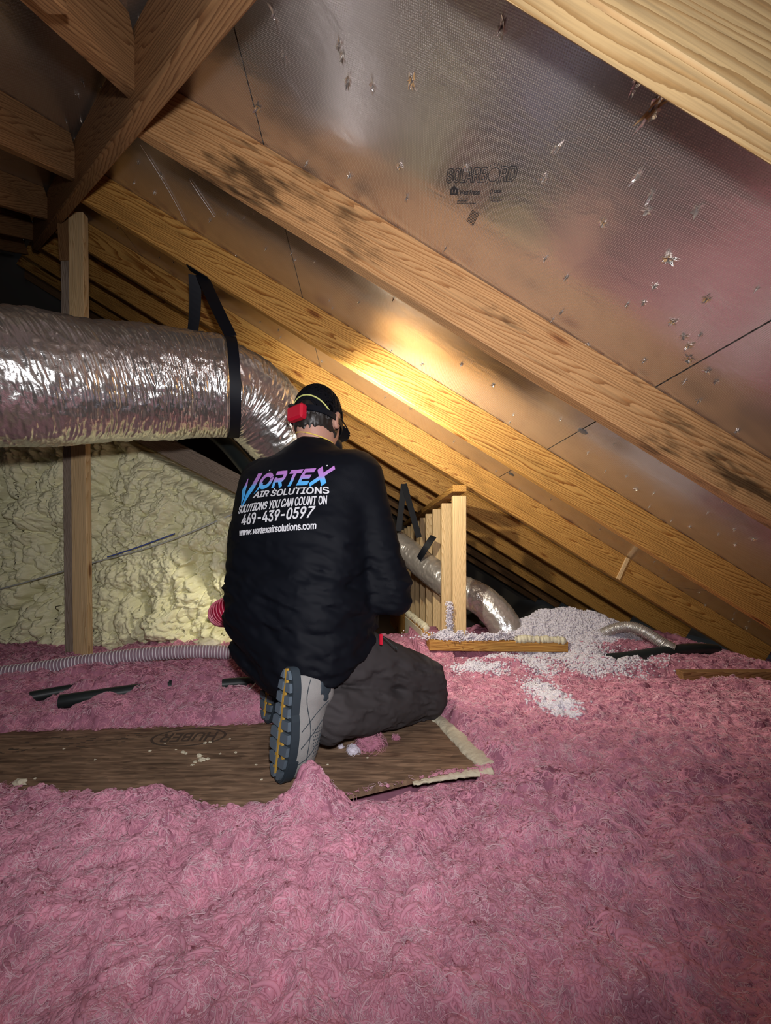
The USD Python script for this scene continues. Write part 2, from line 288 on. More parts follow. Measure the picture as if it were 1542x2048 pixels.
mat('osb', {'tc': ('texture_coordinate', {}), 'mp': ('mapping', {'scale': (7.0, 60.0, 20.0)}), 'v': ('noise_texture', {'scale': 1.0, 'detail': 4.0, 'distortion': 1.2}), 'r': ('rgb_ramp', {'ramp': [(0.28, (0.11, 0.066, 0.042)), (0.5, (0.235, 0.15, 0.095)), (0.72, (0.36, 0.24, 0.155))]}),
            'mp2': ('mapping', {'scale': (26.0, 90.0, 20.0)}), 'v2': ('voronoi_texture', {'scale': 1.0}), 'r2': ('rgb_ramp', {'ramp': [(0.0, (0.72, 0.72, 0.72)), (1.0, (1.12, 1.1, 1.08))]}), 's': ('separate_color', {}), 'x': ('mix', {'mix_type': 'multiply', 'fac': 1.0}),
            'b': ('bump', {'distance': 0.002, 'strength': 0.5}), 'p': ('principled_bsdf', {'roughness': 0.75, 'specular_ior_level': 0.3})},
    [('tc.object', 'mp.vector'), ('mp.vector', 'v.vector'), ('v.fac', 'r.fac'), ('tc.object', 'mp2.vector'), ('mp2.vector', 'v2.vector'), ('v2.color', 's.color'), ('s.r', 'r2.fac'), ('r.color', 'x.color1'), ('r2.color', 'x.color2'), ('x.color', 'p.base_color'), ('v.fac', 'b.height'), ('b.normal', 'p.normal')])

# ------------------------------------------------------------------ the roof
T = 0.62; COS = 1 / math.hypot(1, T); SIN = T * COS
HC = 0.377                                              # the hip runs in plan along x + y = HC
def zr(x): return 1.515 - T * x                          # underside of the sheathing, right-hand slope
def zl(y): return 1.515 - T * HC + T * y                 # underside of the sheathing, left-hand slope
RB = 0.165                                               # rafter depth measured straight down
RY = [0.436, 1.041, 1.655, 2.262, 2.83, 3.44, 4.05, 4.66, 5.27]
ceiling = thing('ceiling', 'sloping attic ceiling of foil-faced wood sheathing pierced by nail tips', 'ceiling', kind='structure')
MR = frame((0, 0, 1.515), (0, 1, 0), (-COS, 0, SIN), (SIN, 0, COS))        # local x along the eave, y up the slope, z out of the roof
ML = frame((0, 0, 1.515 - T * HC), (1, 0, 0), (0, COS, SIN), (0, -SIN, COS))
panels = []                                              # (plane, polygon in local xy, prim)
def panel(plane, poly):
    if poly.is_empty or poly.area < 0.02: return
    M = MR if plane == 'R' else ML
    me = prism(poly, 0.011)
    if plane == 'R' : pass
    pr = obj('sheathing_panel', me, 'foil_sheathing', ceiling, M=M); panels.append((plane, poly, pr))
xs = [2.50, 1.80, 0.765, -0.276, -1.313, -2.35, -3.4]
for i in range(len(xs) - 1):
    s0, s1 = -xs[i] / COS + 0.0018, -xs[i + 1] / COS - 0.0018
    cuts = [-0.6, 1.655, 4.05, 6.2] if i % 2 == 0 else [-0.6, 0.436, 2.83, 5.27, 6.2]
    for y0, y1 in zip(cuts[:-1], cuts[1:]):
        b = sg.box(y0 + 0.001, s0, y1 - 0.001, s1)
        clip = sg.Polygon([(HC - 9 + 0.015, -9 / COS), (30, -9 / COS), (30, 9 / COS), (HC + 9 + 0.015, 9 / COS)])    # y > HC - x with x = -s cos
        panel('R', b.intersection(clip))
ys = [-0.7, 0.653, 1.69, 2.727, 3.764, 4.8]
for i in range(len(ys) - 1):
    s0, s1 = ys[i] / COS + 0.0018, ys[i + 1] / COS - 0.0018
    cuts = [-4.2, -1.75, 0.9] if i % 2 == 0 else [-4.2, -2.35, 0.05, 1.2]
    for x0, x1 in zip(cuts[:-1], cuts[1:]):
        b = sg.box(x0 + 0.001, s0, x1 - 0.001, s1); clip = sg.Polygon([(-9, -9 / COS), (HC + 9 - 0.015, -9 / COS), (HC - 9 - 0.015, 9 / COS), (-9, 9 / COS)])
        panel('L', b.intersection(clip))
rd = sg.box(-0.6, -2.5 / COS, 6.2, 3.4 / COS).intersection(sg.Polygon([(HC - 9, -9 / COS), (30, -9 / COS), (30, 9 / COS), (HC + 9, 9 / COS)]))
m1 = prism(rd, 0.02); m1.apply_translation((0, 0, 0.012)); m1.apply_transform(MR)
ld = sg.box(-4.2, -0.7 / COS, 1.2, 4.8 / COS).intersection(sg.Polygon([(-9, -9 / COS), (HC + 9, -9 / COS), (HC - 9, 9 / COS), (-9, 9 / COS)]))
m2 = prism(ld, 0.02); m2.apply_translation((0, 0, 0.012)); m2.apply_transform(ML)
obj('roof_felt', cat_([m1, m2]), 'deck_gap', ceiling)

def on_roof(px, py, plane='R', off=0.0):
    "where the sight line through a pixel of the photograph meets the sheathing"
    u, s = (px - CX) / FPX, (CY - py) / FPX
    d = (1.515 - CAMZ) / (s + T * u) if plane == 'R' else (1.515 - T * HC - CAMZ) / (s - T)
    return np.array([u * d, d, CAMZ + s * d])
def roof_frame(p, plane, ang):
    M = (MR if plane == 'R' else ML); ex, ey, ez = M[:3, 0], M[:3, 1], -M[:3, 2]
    a = math.cos(ang) * ex + math.sin(ang) * ey; return frame(p, a, np.cross(ez, a), ez)
def panel_at(p, plane):
    M = np.linalg.inv(MR if plane == 'R' else ML); q = M[:3, :3] @ p + M[:3, 3]; pt = sg.Point(q[0], q[1])
    for pl, poly, pr in panels:
        if pl == plane and poly.buffer(0.004).contains(pt): return pr, M
    return None, M
def tear_mesh(size, r, elong=1.0):
    vs, fs = [], []
    n = r.integers(4, 7); a0 = r.uniform(0, 6.28)
    for k in range(n):
        a = a0 + k * 2 * math.pi / n + r.uniform(-0.35, 0.35); w = r.uniform(0.35, 0.75); L = r.uniform(0.6, 1.35); lift = r.uniform(0.3, 1.0)
        c, s = np.array([math.cos(a), math.sin(a), 0]), np.array([-math.sin(a), math.cos(a), 0])
        base, mid, tip = c * 0.25, c * (0.25 + 0.3 * L) + np.array([0, 0, 0.45 * lift]) + s * r.uniform(-.2, .2), c * (0.2 + 0.8 * L) + np.array([0, 0, 0.9 * lift * r.uniform(0.2, 1.2)]) + s * r.uniform(-.4, .4)
        P_ = [base - s * w * .5, base + s * w * .5, mid + s * w * .42, mid - s * w * .42, tip]
        o = len(vs); th = np.array([0, 0, -0.05]); vs += [p for p in P_] + [p + th for p in P_]
        f = [[0, 1, 2], [0, 2, 3], [3, 2, 4]]; fs += [[o + i for i in t] for t in f] + [[o + 5 + i for i in t[::-1]] for t in f]
        for i, j in ((0, 1), (1, 2), (2, 4), (4, 3), (3, 0)): fs += [[o + i, o + i + 5, o + j + 5], [o + i, o + j + 5, o + j]]
    v = np.array(vs) * size; v[:, 0] *= elong
    return trimesh.Trimesh(v, np.array(fs), process=False)
TEARS = [(549,30,9,3),(569,111,9,2),(679,88,9,2.5),(684,113,8,2),(696,162,10,2),(746,172,8,2.4),(824,162,15,1.5),(515,216,12,2),(613,327,8,1),(699,352,10,1),(799,332,12,1.2),(814,395,8,1.5),(932,337,9,1.6),(891,497,8,1),(488,435,7,1),(508,426,7,1),(532,497,8,1),(583,506,6,1),
 (1003,55,9,2.4),(1276,160,9,3),(1306,216,13,3.4),(1114,297,9,2),(1088,357,8,2),(1274,353,9,2.8),(1301,392,9,1.6),(1293,423,10,1.2),(1394,418,11,1.6),(1206,446,12,1.1),(1337,518,13,1.7),(1090,518,9,1.3),(1132,555,9,1),(1309,573,9,1.2),(1254,609,8,1),(1287,605,8,1),(1413,599,12,1.3),(1123,624,8,1),(1513,578,6,1.5),
 (1346,644,12,1.2),(1367,672,11,1.4),(1401,669,8,1),(1378,692,12,1.6),(1378,718,13,1.7),(1416,741,11,1.6),(1432,763,9,1.2),(1369,763,8,1),(1288,722,10,1),(1174,690,10,1),(1397,802,14,1.2),(1474,862,11,1),(1105,639,9,1),
 (1027,829,8,1),(1019,845,10,1),(1121,839,9,1),(1228,887,9,1),(1176,906,8,1),(1083,896,11,1),(1134,926,10,1),(1322,924,8,1.4),(1253,952,8,1),(1272,978,14,1.3),(1308,986,8,1),(1299,1013,8,1),(1343,1041,7,1),(1380,1054,12,1),(1445,1002,9,1),(1416,1025,8,1),(1469,1059,9,1),(1437,1068,8,1),(1506,1078,14,1.3),(1471,1089,10,1.5),(1211,942,7,1),
 (1040,978,11,1),(1102,999,12,1),(1125,1036,12,1.2),(1200,1059,10,1.4),(381,358,9,1),(455,427,7,1),(420,441,9,1),(473,514,11,1),(590,520,9,1),(629,524,7,1),(659,600,7,1),(665,616,8,1),(718,604,9,1),(787,599,9,1),(783,701,8,1),(844,728,14,1),(755,694,12,1.6),(520,644,10,1),(557,660,11,1),(561,674,8,1),(643,723,10,1.2),
 (923,728,12,1),(986,770,16,1),(936,804,13,1.3),(952,815,10,1),(821,817,12,1.2),(770,795,9,1),(908,883,11,1),(992,942,9,1),(277,324,13,1),(322,351,14,1),(309,385,9,1),(268,365,8,1),(230,441,8,1),(235,456,9,1),(319,515,10,1),(347,525,11,1),
 (1309,1123,8,1),(1338,1140,8,1),(1326,1156,8,1),(1399,1185,9,1),(1411,1210,10,1.3),(1469,1227,10,1),(1466,1238,10,1),(1499,1243,12,1),(1494,1256,12,1),(1291,1145,12,1.5),(1341,1176,11,2)]
LEFT_TEARS = [(280,39,9,1.3),(166,163,11,1.2),(156,188,10,1),(202,172,9,1),(176,237,10,1),(163,242,10,1),(132,242,8,1),(189,223,9,1),(121,261,12,1),(150,277,9,1)]
rr = np.random.default_rng(3)
for plane, lst in (('R', TEARS), ('L', LEFT_TEARS)):
    for px, py, mm, el in lst:
        p = on_roof(px, py, plane); pr, MI = panel_at(p, plane)
        if pr is None: continue
        p = p - (MR if plane == 'R' else ML)[:3, 2] * 0.0005
        ang = rr.uniform(-0.5, 0.5) + (0.1 if el > 1.8 else rr.uniform(0, 3))
        me = tear_mesh(mm * 0.00078, rr, el); me.apply_transform(MI @ roof_frame(p, plane, ang))
        obj('nail_tear', me, 'torn_foil', pr)
        if mm >= 12:
            ch = tear_mesh(mm * 0.00056, rr, el * 1.1); ch.vertices[:, 2] *= 0.7; ch.apply_transform(MI @ roof_frame(p, plane, ang + 0.4)); obj('wood_splinter', ch, 'torn_wood', pr)
        nl = trimesh.creation.cone(0.0016, 0.012, sections=6); nl.apply_transform(MI @ roof_frame(p, plane, ang)); obj('nail_tip', nl, 'nail_steel', pr)

# ink stamp on the sheathing, set on the panel's own surface
def text_poly(text, height, bold=False):
    m = meshkit.text_mesh(text, height, bold=bold); f = m.faces[m.face_normals[:, 2] > 0.9]
    return shapely.union_all([sg.Polygon(m.vertices[t][:, :2]) for t in f]).buffer(height * 0.003)
def fit_poly(g, x0, y0, w, h):
    a = g.bounds; return affinity.translate(affinity.scale(g, w / (a[2] - a[0]), h / (a[3] - a[1]), origin=(a[0], a[1])), x0 - a[0], y0 - a[1])
O = on_roof(893, 365); RV = (on_roof(1030, 362) - O) / 137.0; UV = (on_roof(896, 337) - O) / 28.0
pr, MI = panel_at(O + RV * 60, 'R')
ink = []
for ch, x_, w_ in (('S', 0, 13), ('O', 14.5, 13), ('L', 29, 10), ('A', 39, 15), ('R', 55, 13), ('B', 69.5, 12.5), ('R', 107, 13.5), ('D', 122, 13.5)):
    g = fit_poly(text_poly(ch, 28), x_, 0, w_, 27); g = g.buffer(0.8); ink.append(g.buffer(0.55).difference(g.buffer(-0.65)))
sun = sg.Point(95, 13).buffer(12.5); ink.append(affinity.scale(sun, 0.9, 1.08).difference(affinity.scale(sun.buffer(-1.1), 0.9, 1.08)))
for a in (55, 78, 100, 125, 235, 258, 282, 305):
    c, s = math.cos(math.radians(a)), math.sin(math.radians(a)); ink.append(sg.LineString([(95 + 15 * c, 13 + 17 * s), (95 + 19.5 * c, 13 + 22 * s)]).buffer(0.5, cap_style='flat'))
house = sg.Polygon([(11, -26), (11, -13), (18, -7), (25, -13), (28, -13), (28, -26)])
house = house.difference(shapely.union_all([sg.box(14, -23, 16.5, -15), sg.box(14, -23, 24, -21), sg.box(21, -23, 23, -15)])); ink.append(house)
ink.append(fit_poly(text_poly('West Fraser', 9, True), 32, -26, 44, 9.5))
dia = sg.Polygon([(97, -26), (100, -20), (97, -13), (93.5, -20)]); ink.append(dia.difference(dia.buffer(-0.9)))
ink.append(sg.box(102, -21.5, 116, -17.5).difference(sg.box(103, -20.3, 115, -18.8)))
for x0, x1, y in ((29, 55, -35), (29, 51, -40), (29, 69, -45), (95, 122, -31), (98, 118, -34.5), (100, 121, -38), (104, 115, -41.5)):
    for q in np.arange(x0, x1, 2.6): ink.append(sg.box(q, y - 0.7, q + rr.uniform(1.2, 2.3), y + 0.7))
for k in range(7):
    a = sg.LineString([(66 + k * 2.6, -60 - k * 1.1), (57.5 + k * 2.6, -86 - k * 1.9)]); ink.append(a.buffer(0.75, cap_style='flat'))
for nm, polys in (('printed_stamp', ink),):
    me = prism(shapely.union_all(polys), 0.2); v = me.vertices
    nrm = -MR[:3, 2]
    me.vertices = O + v[:, :1] * RV + v[:, 1:2] * UV + nrm * (0.0004 + v[:, 2:] * 0.001); me.apply_transform(MI)
    if np.linalg.det(np.stack([RV, UV, nrm])) < 0: me.invert()
    obj('printed_stamp', me, 'stamp_ink', pr, label='black sunburst lettering and small maker marks stamped on the foil', kind='stuff')
for px, py in ((1165, 862), (1022, 948)):
    p = on_roof(px, py); pr, MI = panel_at(p + np.array([0.01, 0, 0]), 'R')
    if pr is None: continue
    c = cat_([cbox(0.022, 0.018, 0.003, 0.0006), cbox(0.010, 0.034, 0.004, 0.0006)]); c.apply_transform(MI @ roof_frame(p + np.array([0, 0, -0.002]), 'R', 0.0)); obj('panel_clip', c, 'clip_metal', pr)

# ------------------------------------------------------------------ rafters, hip and jacks
RL = ['mould-stained sloping rafter close overhead in the upper right corner', 'long reddish mould-stained rafter just below the stamped foil, from hip beam to right edge',
      'rafter lit brightest by the headlamp just above the cap, black duct strap hung from it', 'yellow rafter with bold grain below the brightest one, pale wood shim on its face', 'rafter right below the bold-grained yellow one, passing behind the cap',
      'shaded rafter striped by the stud shadows, nearest of the striped ones', 'dim rafter striped by light deep behind the stud row', 'far dark rafter deep in the eave behind the studs', 'farthest dark rafter glimpsed deep behind the stud row']
for i, y in enumerate(RY):
    x0 = HC - y + 0.03; x1 = 2.33
    L = (x1 - x0) / COS; xm = (x0 + x1) / 2; zc = 1.515 - T * xm - RB / 2
    M = frame((xm, y, zc), (COS, 0, -SIN), (0, 1, 0), (SIN, 0, COS))
    t = thing('rafter', RL[i], 'rafter', M=M)
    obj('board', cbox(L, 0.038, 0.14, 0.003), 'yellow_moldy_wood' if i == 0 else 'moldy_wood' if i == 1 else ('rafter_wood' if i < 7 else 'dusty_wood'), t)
a0, a1 = np.array([HC + 0.25, -0.25]), np.array([HC - 2.75, 2.75])
def hipz(x): return 1.3975 - T * x
pa, pb = np.array([a0[0], a0[1], hipz(a0[0])]), np.array([a1[0], a1[1], hipz(a1[0])])
t = thing('hip_rafter', 'wide dark hip beam running diagonally from the top edge down to the tall post', 'beam', M=basis((pa + pb) / 2, pb - pa))
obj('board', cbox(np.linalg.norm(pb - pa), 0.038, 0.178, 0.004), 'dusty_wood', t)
JL = ['jack rafter meeting the hip beam at upper left, a short board nailed along it', 'jack rafter at the left edge with swirling grain, just above the post', 'dark jack rafter left of the post, upper of the two dim ones', 'dark jack rafter left of the post, lower of the two dim ones', 'far jack rafter lost in the dark at the left edge']
for i, x in enumerate([-0.555, -1.13, -1.75, -2.35, -2.95]):
    y1 = HC - x - 0.03; y0 = -0.45; ym = (y0 + y1) / 2
    M = frame((x, ym, zl(ym) - RB / 2), (0, COS, SIN), (-1, 0, 0), (0, -SIN, COS))
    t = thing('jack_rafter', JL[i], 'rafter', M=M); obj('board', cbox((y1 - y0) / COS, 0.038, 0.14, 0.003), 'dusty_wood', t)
q = P(200, 50, 0.62); ye = 0.60; M = frame((-0.50, (ye - 0.45) / 2, zl((ye - 0.45) / 2) - 0.145), (0, COS, SIN), (-1, 0, 0), (0, -SIN, COS))
t = thing('sister_board', 'short board nailed beside the upper left jack rafter, cut end showing at the top edge', 'board', M=M); obj('board', cbox((ye + 0.45) / COS, 0.038, 0.089, 0.003), 'dusty_wood', t)

# ------------------------------------------------------------------ posts
def stick(name, a, b, w, h, m, label, cat, up=(0, 1, 0), c=0.002, group=None):
    a, b = np.asarray(a, float), np.asarray(b, float)
    t = thing(name, label, cat, group, M=basis((a + b) / 2, b - a, up)); obj('board', cbox(np.linalg.norm(b - a), w, h, c), m, t); return t
D = 1.95
xp = (165 - CX) / FPX * D
stick('post', (xp + 0.005, D, -0.1), (xp - 0.022, D, CAMZ + (CY - 430) / FPX * D), 0.075, 0.038, 'pale_wood', 'tall pale wooden post before the foam wall, rising behind the duct to the hip beam', 'post')
xq = (143 - CX) / FPX * (D + 0.03)
stick('post', (xq + 0.002, D + 0.036, -0.1), (xq - 0.022, D + 0.036, CAMZ + (CY - 505) / FPX * D), 0.05, 0.038, 'grey_wood', 'darker board fixed along the left side of the tall pale post', 'post')
stick('post', (xq - 0.020, D + 0.032, CAMZ + (CY - 516) / FPX * D), (xq - 0.038, D + 0.032, CAMZ + (CY - 378) / FPX * D), 0.058, 0.045, 'dusty_wood', 'short board piece at the top left of the post under the hip beam', 'post')

# ------------------------------------------------------------------ floor and hidden far walls
obj('floor', cbox(7.4, 7.4, 0.04, 0.001, at=(-0.6, 2.9, -0.18)), 'drywall', label='drywall ceiling boards under the insulation', kind='structure')
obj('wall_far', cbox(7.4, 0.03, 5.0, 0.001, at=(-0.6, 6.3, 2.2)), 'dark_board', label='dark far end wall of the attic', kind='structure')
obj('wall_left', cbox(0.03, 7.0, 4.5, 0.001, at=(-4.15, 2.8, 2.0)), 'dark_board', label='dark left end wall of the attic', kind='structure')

# ------------------------------------------------------------------ foam-sprayed wall
FY = 2.35
nx, nz = 560, 380
X = np.linspace(-2.75, -0.30, nx); Z = np.linspace(-0.12, 1.46, nz)
GX, GZ = np.meshgrid(X, Z, indexing='ij')
q = np.stack([GX, GZ, 0 * GX], -1)
wx = GX + 0.05 * (fbm(q * 9, 3, 5) - 0.5) + 0.02 * (fbm(q * 25, 2, 6) - 0.5); wz = GZ + 0.05 * (fbm(q * 9, 3, 8) - 0.5) + 0.02 * (fbm(q * 25, 2, 9) - 0.5)
fr = np.random.default_rng(11); hgt = np.zeros_like(GX)
zone = smoothstep(0.0, 0.10, GZ - (1.09 - 0.55 * (GX + 1.36))) * smoothstep(-1.5, -1.3, GX)       # flat fine-textured band high on the right
for n, amp, sx, sz in ((130, 0.95, 1.0, 0.6), (600, 0.85, 1.0, 0.7), (2600, 0.95, 1.0, 0.8), (9000, 0.95, 1.0, 0.9), (26000, 0.6, 1.0, 0.9)):
    pts = np.stack([fr.uniform(-2.8, -0.25, n), fr.uniform(-0.2, 1.5, n)], 1); R = math.sqrt(2.5 * 1.7 / n) * 0.95
    rad = R * fr.uniform(0.55, 1.25, n)
    dd, ii = cKDTree(pts * (sx, sz)).query(np.stack([wx, wz], -1).reshape(-1, 2) * (sx, sz)); dd = (dd / rad[ii]).reshape(GX.shape)
    bump = np.sqrt(np.maximum(0, 1 - dd ** 2)) * R * (0.60 if n < 2000 else 1.0) * amp * (0.35 + 1.3 * noise(q * 5 + n, 3))
    hgt += bump * ((1 - 0.9 * zone) if n < 2000 else 1)
hgt += 0.05 * (fbm(q * (5, 1.3, 1), 3, 21) - 0.5)                    # vertical runs between the studs
for xc in (-2.42, -2.11, -1.95, -1.41, -1.05):                        # recessed lines at the studs behind
    xx = GX - xc - 0.10 * (fbm(q * (2, 5, 1), 3, int(-xc * 100)) - 0.5); hgt -= 0.030 * np.exp(-(xx / 0.016) ** 2) * (1 - zone) * smoothstep(1.25, 1.0, GZ) * smoothstep(0.25, 0.6, noise(q * 6, 77))
hgt += 0.05 * np.exp(-((GZ - 0.12 - 0.03 * np.sin(GX * 5)) / 0.05) ** 2) * fbm(q * 14, 2, 31)      # lip at the foot
v = np.stack([GX, FY - hgt + 0.012 + 0 * GX, GZ], -1)
top = 1.255 - 0.5 * (GX + 1.45)                                       # the sloping top edge under the beam
v[..., 1] += 0.25 * smoothstep(-0.01, 0.05, GZ - top); v[..., 2] = np.minimum(GZ, top + 0.05 + 0 * GX)
back = np.stack([X, np.full(nx, FY + 0.1), np.full(nx, 0.6)], 1)
m = trimesh.Trimesh(v.reshape(-1, 3), grid_faces(nx, nz), process=False)
wall_back = thing('wall_back', 'knee wall covered in lumpy pale yellow spray foam behind the post', 'wall', kind='structure')
obj('foam_face', m, 'spray_foam', wall_back, smooth=True)
bk = prism(sg.Polygon([(-2.75, -0.15), (-0.30, -0.15), (-0.30, 0.66), (-1.7, 1.36), (-2.75, 1.46)]), 0.03); bk.apply_transform(frame((0, FY + 0.14, 0), (1, 0, 0), (0, 0, 1), (0, -1, 0)))
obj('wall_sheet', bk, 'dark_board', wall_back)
bm = frame((0, 0, 0), (1, 0, 0), (0, 1, 0), (0, 0, 1))
stick('sloped_beam', P(285, 868, 2.36), P(540, 1002, 2.36), 0.10, 0.11, 'grey_wood', 'dusty sloping beam along the top edge of the foam wall', 'beam', up=(0, 0, 1))
# cables stapled across the foam
cb1 = [(-2.1, 2.05, 0.66), (-1.62, 2.02, 0.795), (-1.30, 2.03, 0.86), (-0.98, 2.04, 0.965), (-0.74, 2.06, 1.06)]
pp = lambda l: [P(x, y, d) for x, y, d in l]
obj('cable', tube(spline(pp([(-60, 1190, 2.12), (60, 1162, 2.12), (180, 1127, 2.12), (320, 1088, 2.12), (425, 1046, 2.13), (480, 1022, 2.15)]), 60), 0.0042, 8), 'grey_cable', smooth=True, label='thin grey cable slanting across the foam wall behind the post', category="cable")
obj('cable', tube(spline(pp([(215, 1114, 2.11), (262, 1099, 2.11), (310, 1082, 2.11), (350, 1067, 2.12)]), 40), 0.0035, 8), 'blue_cable', smooth=True, label='short blue wire beside the grey cable on the foam wall', category="cable")

for k, l in enumerate(([(282, 288), (322, 352), (372, 443)], [(380, 358), (404, 394), (430, 432)])):
    q_ = [on_roof(*p) - MR[:3, 2] * 0.004 for p in l]
    obj('string', tube(spline(q_, 24), 0.0009, 6), 'white_plastic', smooth=True, label=('longer pale string stuck to the foil between the two rafters below the hip beam', 'shorter pale string stuck to the foil near the third rafter top')[k], category='string')

# ------------------------------------------------------------------ big insulated duct and its strap
def crinkle(seed, amp, k=1.0):
    def d(s, a, p):
        q = np.stack([s * 55 * k + 2.2 * np.sin(a + 1), np.cos(a) * 2.2, np.sin(a) * 2.2], -1); r = 1 - np.abs(2 * fbm(q, 3, seed) - 1)
        q2 = np.stack([s * 14 * k, np.cos(a) * 2.5, np.sin(a) * 2.5], -1); q3 = p * 60
        return amp * (1.1 * (r - 0.6) + 1.4 * (fbm(q2, 2, seed + 3) - 0.5) + 0.8 * (fbm(q3, 2, seed + 7) - 0.5))
    return d
duct = thing('insulated_duct', 'large silver foil insulated flexible duct hanging across the left side', 'duct')
c1 = spline([P(-330, 742, 0.98), P(-120, 752, 1.08), P(0, 757, 1.16), P(220, 767, 1.37), P(400, 773, 1.55), P(462, 778, 1.60)], 420)
r1 = 0.198 * np.ones(420); tt = np.linspace(0, 1, 420); r1 *= 1 - 0.13 * smoothstep(0.965, 1.0, tt); r1 *= 1 + 0.02 * np.sin(tt * 19)
obj('duct_sleeve', tube(c1, r1, 220, disp=crinkle(4, 0.0062, 1.5)), 'duct_foil', duct, smooth=22)
c2 = spline([P(448, 778, 1.60), P(492, 795, 1.66), P(560, 862, 1.76), P(632, 948, 1.88), P(690, 1030, 2.02)], 200)
r2 = 0.166 + 0.012 * np.linspace(1, 0, 200)
obj('duct_sleeve', tube(c2, r2, 200, disp=crinkle(9, 0.0060, 1.5)), 'duct_foil', duct, smooth=22)
ring_c = P(463, 778, 1.60); ax = unit(c1[-1] - c1[-12]); ru = unit(np.cross((0, 0, 1), ax)); rw = np.cross(ax, ru)
strap = thing('duct_strap', 'black webbing strap hanging from a rafter in an inverted V around the large duct', 'strap')
th = np.radians(np.linspace(-205, 70, 60)); rp = ring_c + 0.196 * (np.cos(th)[:, None] * ru + np.sin(th)[:, None] * rw)
th2 = np.linspace(0, 2 * np.pi, 90); rp = ring_c + 0.1935 * (np.cos(th2)[:, None] * ru + np.sin(th2)[:, None] * rw)
obj('strap_loop', ribbon(rp, 0.040, (rp - ring_c), 0.004), 'black_webbing', strap, smooth=40)
top = np.array([-0.725, 1.655, 1.35 + T * 0.725]) - (0, 0, 0.004)
fr_pt = ring_c + 0.197 * (math.cos(math.radians(128 if (ru[1] > 0) else 52)) * ru + math.sin(math.radians(52)) * rw)
bk_pt = ring_c + 0.197 * (math.cos(math.radians(52 if (ru[1] > 0) else 128)) * ru + math.sin(math.radians(52)) * rw)
for a, tag_ in ((fr_pt, 0), (P(378, 700, 1.80), 1)):
    pts = spline([top + (0.012 - 0.03 * tag_, 0, 0), (top + a) / 2 + (0.004, 0, 0), a], 14); obj('strap_leg', ribbon(pts, np.linspace(0.05, 0.044, 14), (0.25, -1, 0.15), 0.004), 'black_webbing', strap)
obj('strap_tab', ribbon([top + (-0.045, 0, 0.004 + T * 0.045), top + (0, 0, 0.003), top + (0.045, 0, 0.004 - T * 0.045)], 0.036, (SIN, 0, COS), 0.004), 'black_webbing', strap)
obj('drain_pipe', tube(spline([P(405, 850, 2.25), P(455, 890, 2.2), P(490, 930, 2.14), P(540, 985, 2.1)], 40), 0.045, 20), 'black_plastic', smooth=True, label='dull black pipe in the dark gap under the large duct bend', category='pipe')

# ------------------------------------------------------------------ stud row, plates, joists
SY = [2.22 + 0.30 * k for k in range(10)]
SL = ['nearest stud of the wooden stud row, front face fully lit', 'second stud of the row, just left of the nearest one', 'third stud in the row, dotted with nail holes', 'fourth stud in the row, where the thin silver duct passes behind the third']
for k, y in enumerate(SY):
    x = 0.527 - 0.012 * k * 0.5; ztop = min(0.928, 1.35 - T * x - 0.02); ztop -= 0.0 if k < 1 else 0.004 * k
    lab = SL[k] if k < 4 else f'{["fifth", "sixth", "seventh", "eighth", "ninth", "tenth"][k - 4]} stud from the front in the receding stud row behind the elbow'
    stick('wall_stud', (x, y, -0.15), (x, y, ztop), 0.078, 0.038, 'pale_wood', lab, 'stud', c=0.003, group=None)
stick('top_plate', (0.525, 2.19, 0.968), (0.50, 4.9, 0.968), 0.078, 0.038, 'rafter_wood', 'wooden plate running back above the stud row', 'plate', up=(0, 0, 1))
stick('rim_board', (0.345, 2.30, 0.045), (0.225, 3.6, 0.045), 0.03, 0.21, 'rafter_wood', 'orange wooden rim board with a foam bead, left of the stud feet behind the thigh', 'board', up=(0, 0, 1))
rb = stage.GetPrimAtPath('/World/rim_board')
Mi = np.linalg.inv(basis((np.array([0.345, 2.30, 0.045]) + np.array([0.225, 3.6, 0.045])) / 2, np.array([-0.12, 1.3, 0])))
def bead(a, b, r, n=70, seed=1, wig=0.006):
    p = spline([a, (np.asarray(a) + b) / 2 + (0, 0, 0.004), b], n); p[:, 2] += wig * (fbm(np.stack([np.arange(n) * 0.5, np.zeros(n), np.zeros(n)], 1), 2, seed) - 0.5)
    return tube(p, r * (0.8 + 0.4 * noise(np.stack([np.arange(n) * 0.7, np.zeros(n), np.zeros(n)], 1), seed)), 14, disp=lambda s, an, q: r * 0.5 * (fbm(q * 90, 3, seed) - 0.5))
b_ = bead((0.352, 2.30, 0.150), (0.235, 3.5, 0.150), 0.022, 160, 3); b_.apply_transform(Mi); obj('foam_bead', b_, 'foam_bead', rb, smooth=True)
sm = cbox(0.52, 0.006, 0.19, 0.002); sm.apply_transform(basis((0.345 - 0.024 - 0.019, 2.56, 0.042), (-0.12, 1.3, 0))); sm.apply_transform(Mi); obj('foam_smear', sm, 'foam_bead', rb)
j = stick('joist', (0.335, 2.10, 0.100), (1.085, 2.10, 0.092), 0.04, 0.056, 'rafter_wood', 'orange wooden joist in front of the white fluff, foam bead along its right end', 'joist', up=(0, 0, 1))
b_ = bead((0.80, 2.095, 0.128), (1.075, 2.095, 0.122), 0.020, 60, 5); b_.apply_transform(np.linalg.inv(basis((0.71, 2.10, 0.096), (0.75, 0, -0.008)))); obj('foam_bead', b_, 'foam_bead', j, smooth=True)
stick('wood_block', (0.355, 2.16, -0.05), (0.355, 2.16, 0.148), 0.05, 0.06, 'rafter_wood', 'short upright wood block at the left end of the foam-topped joist', 'block')
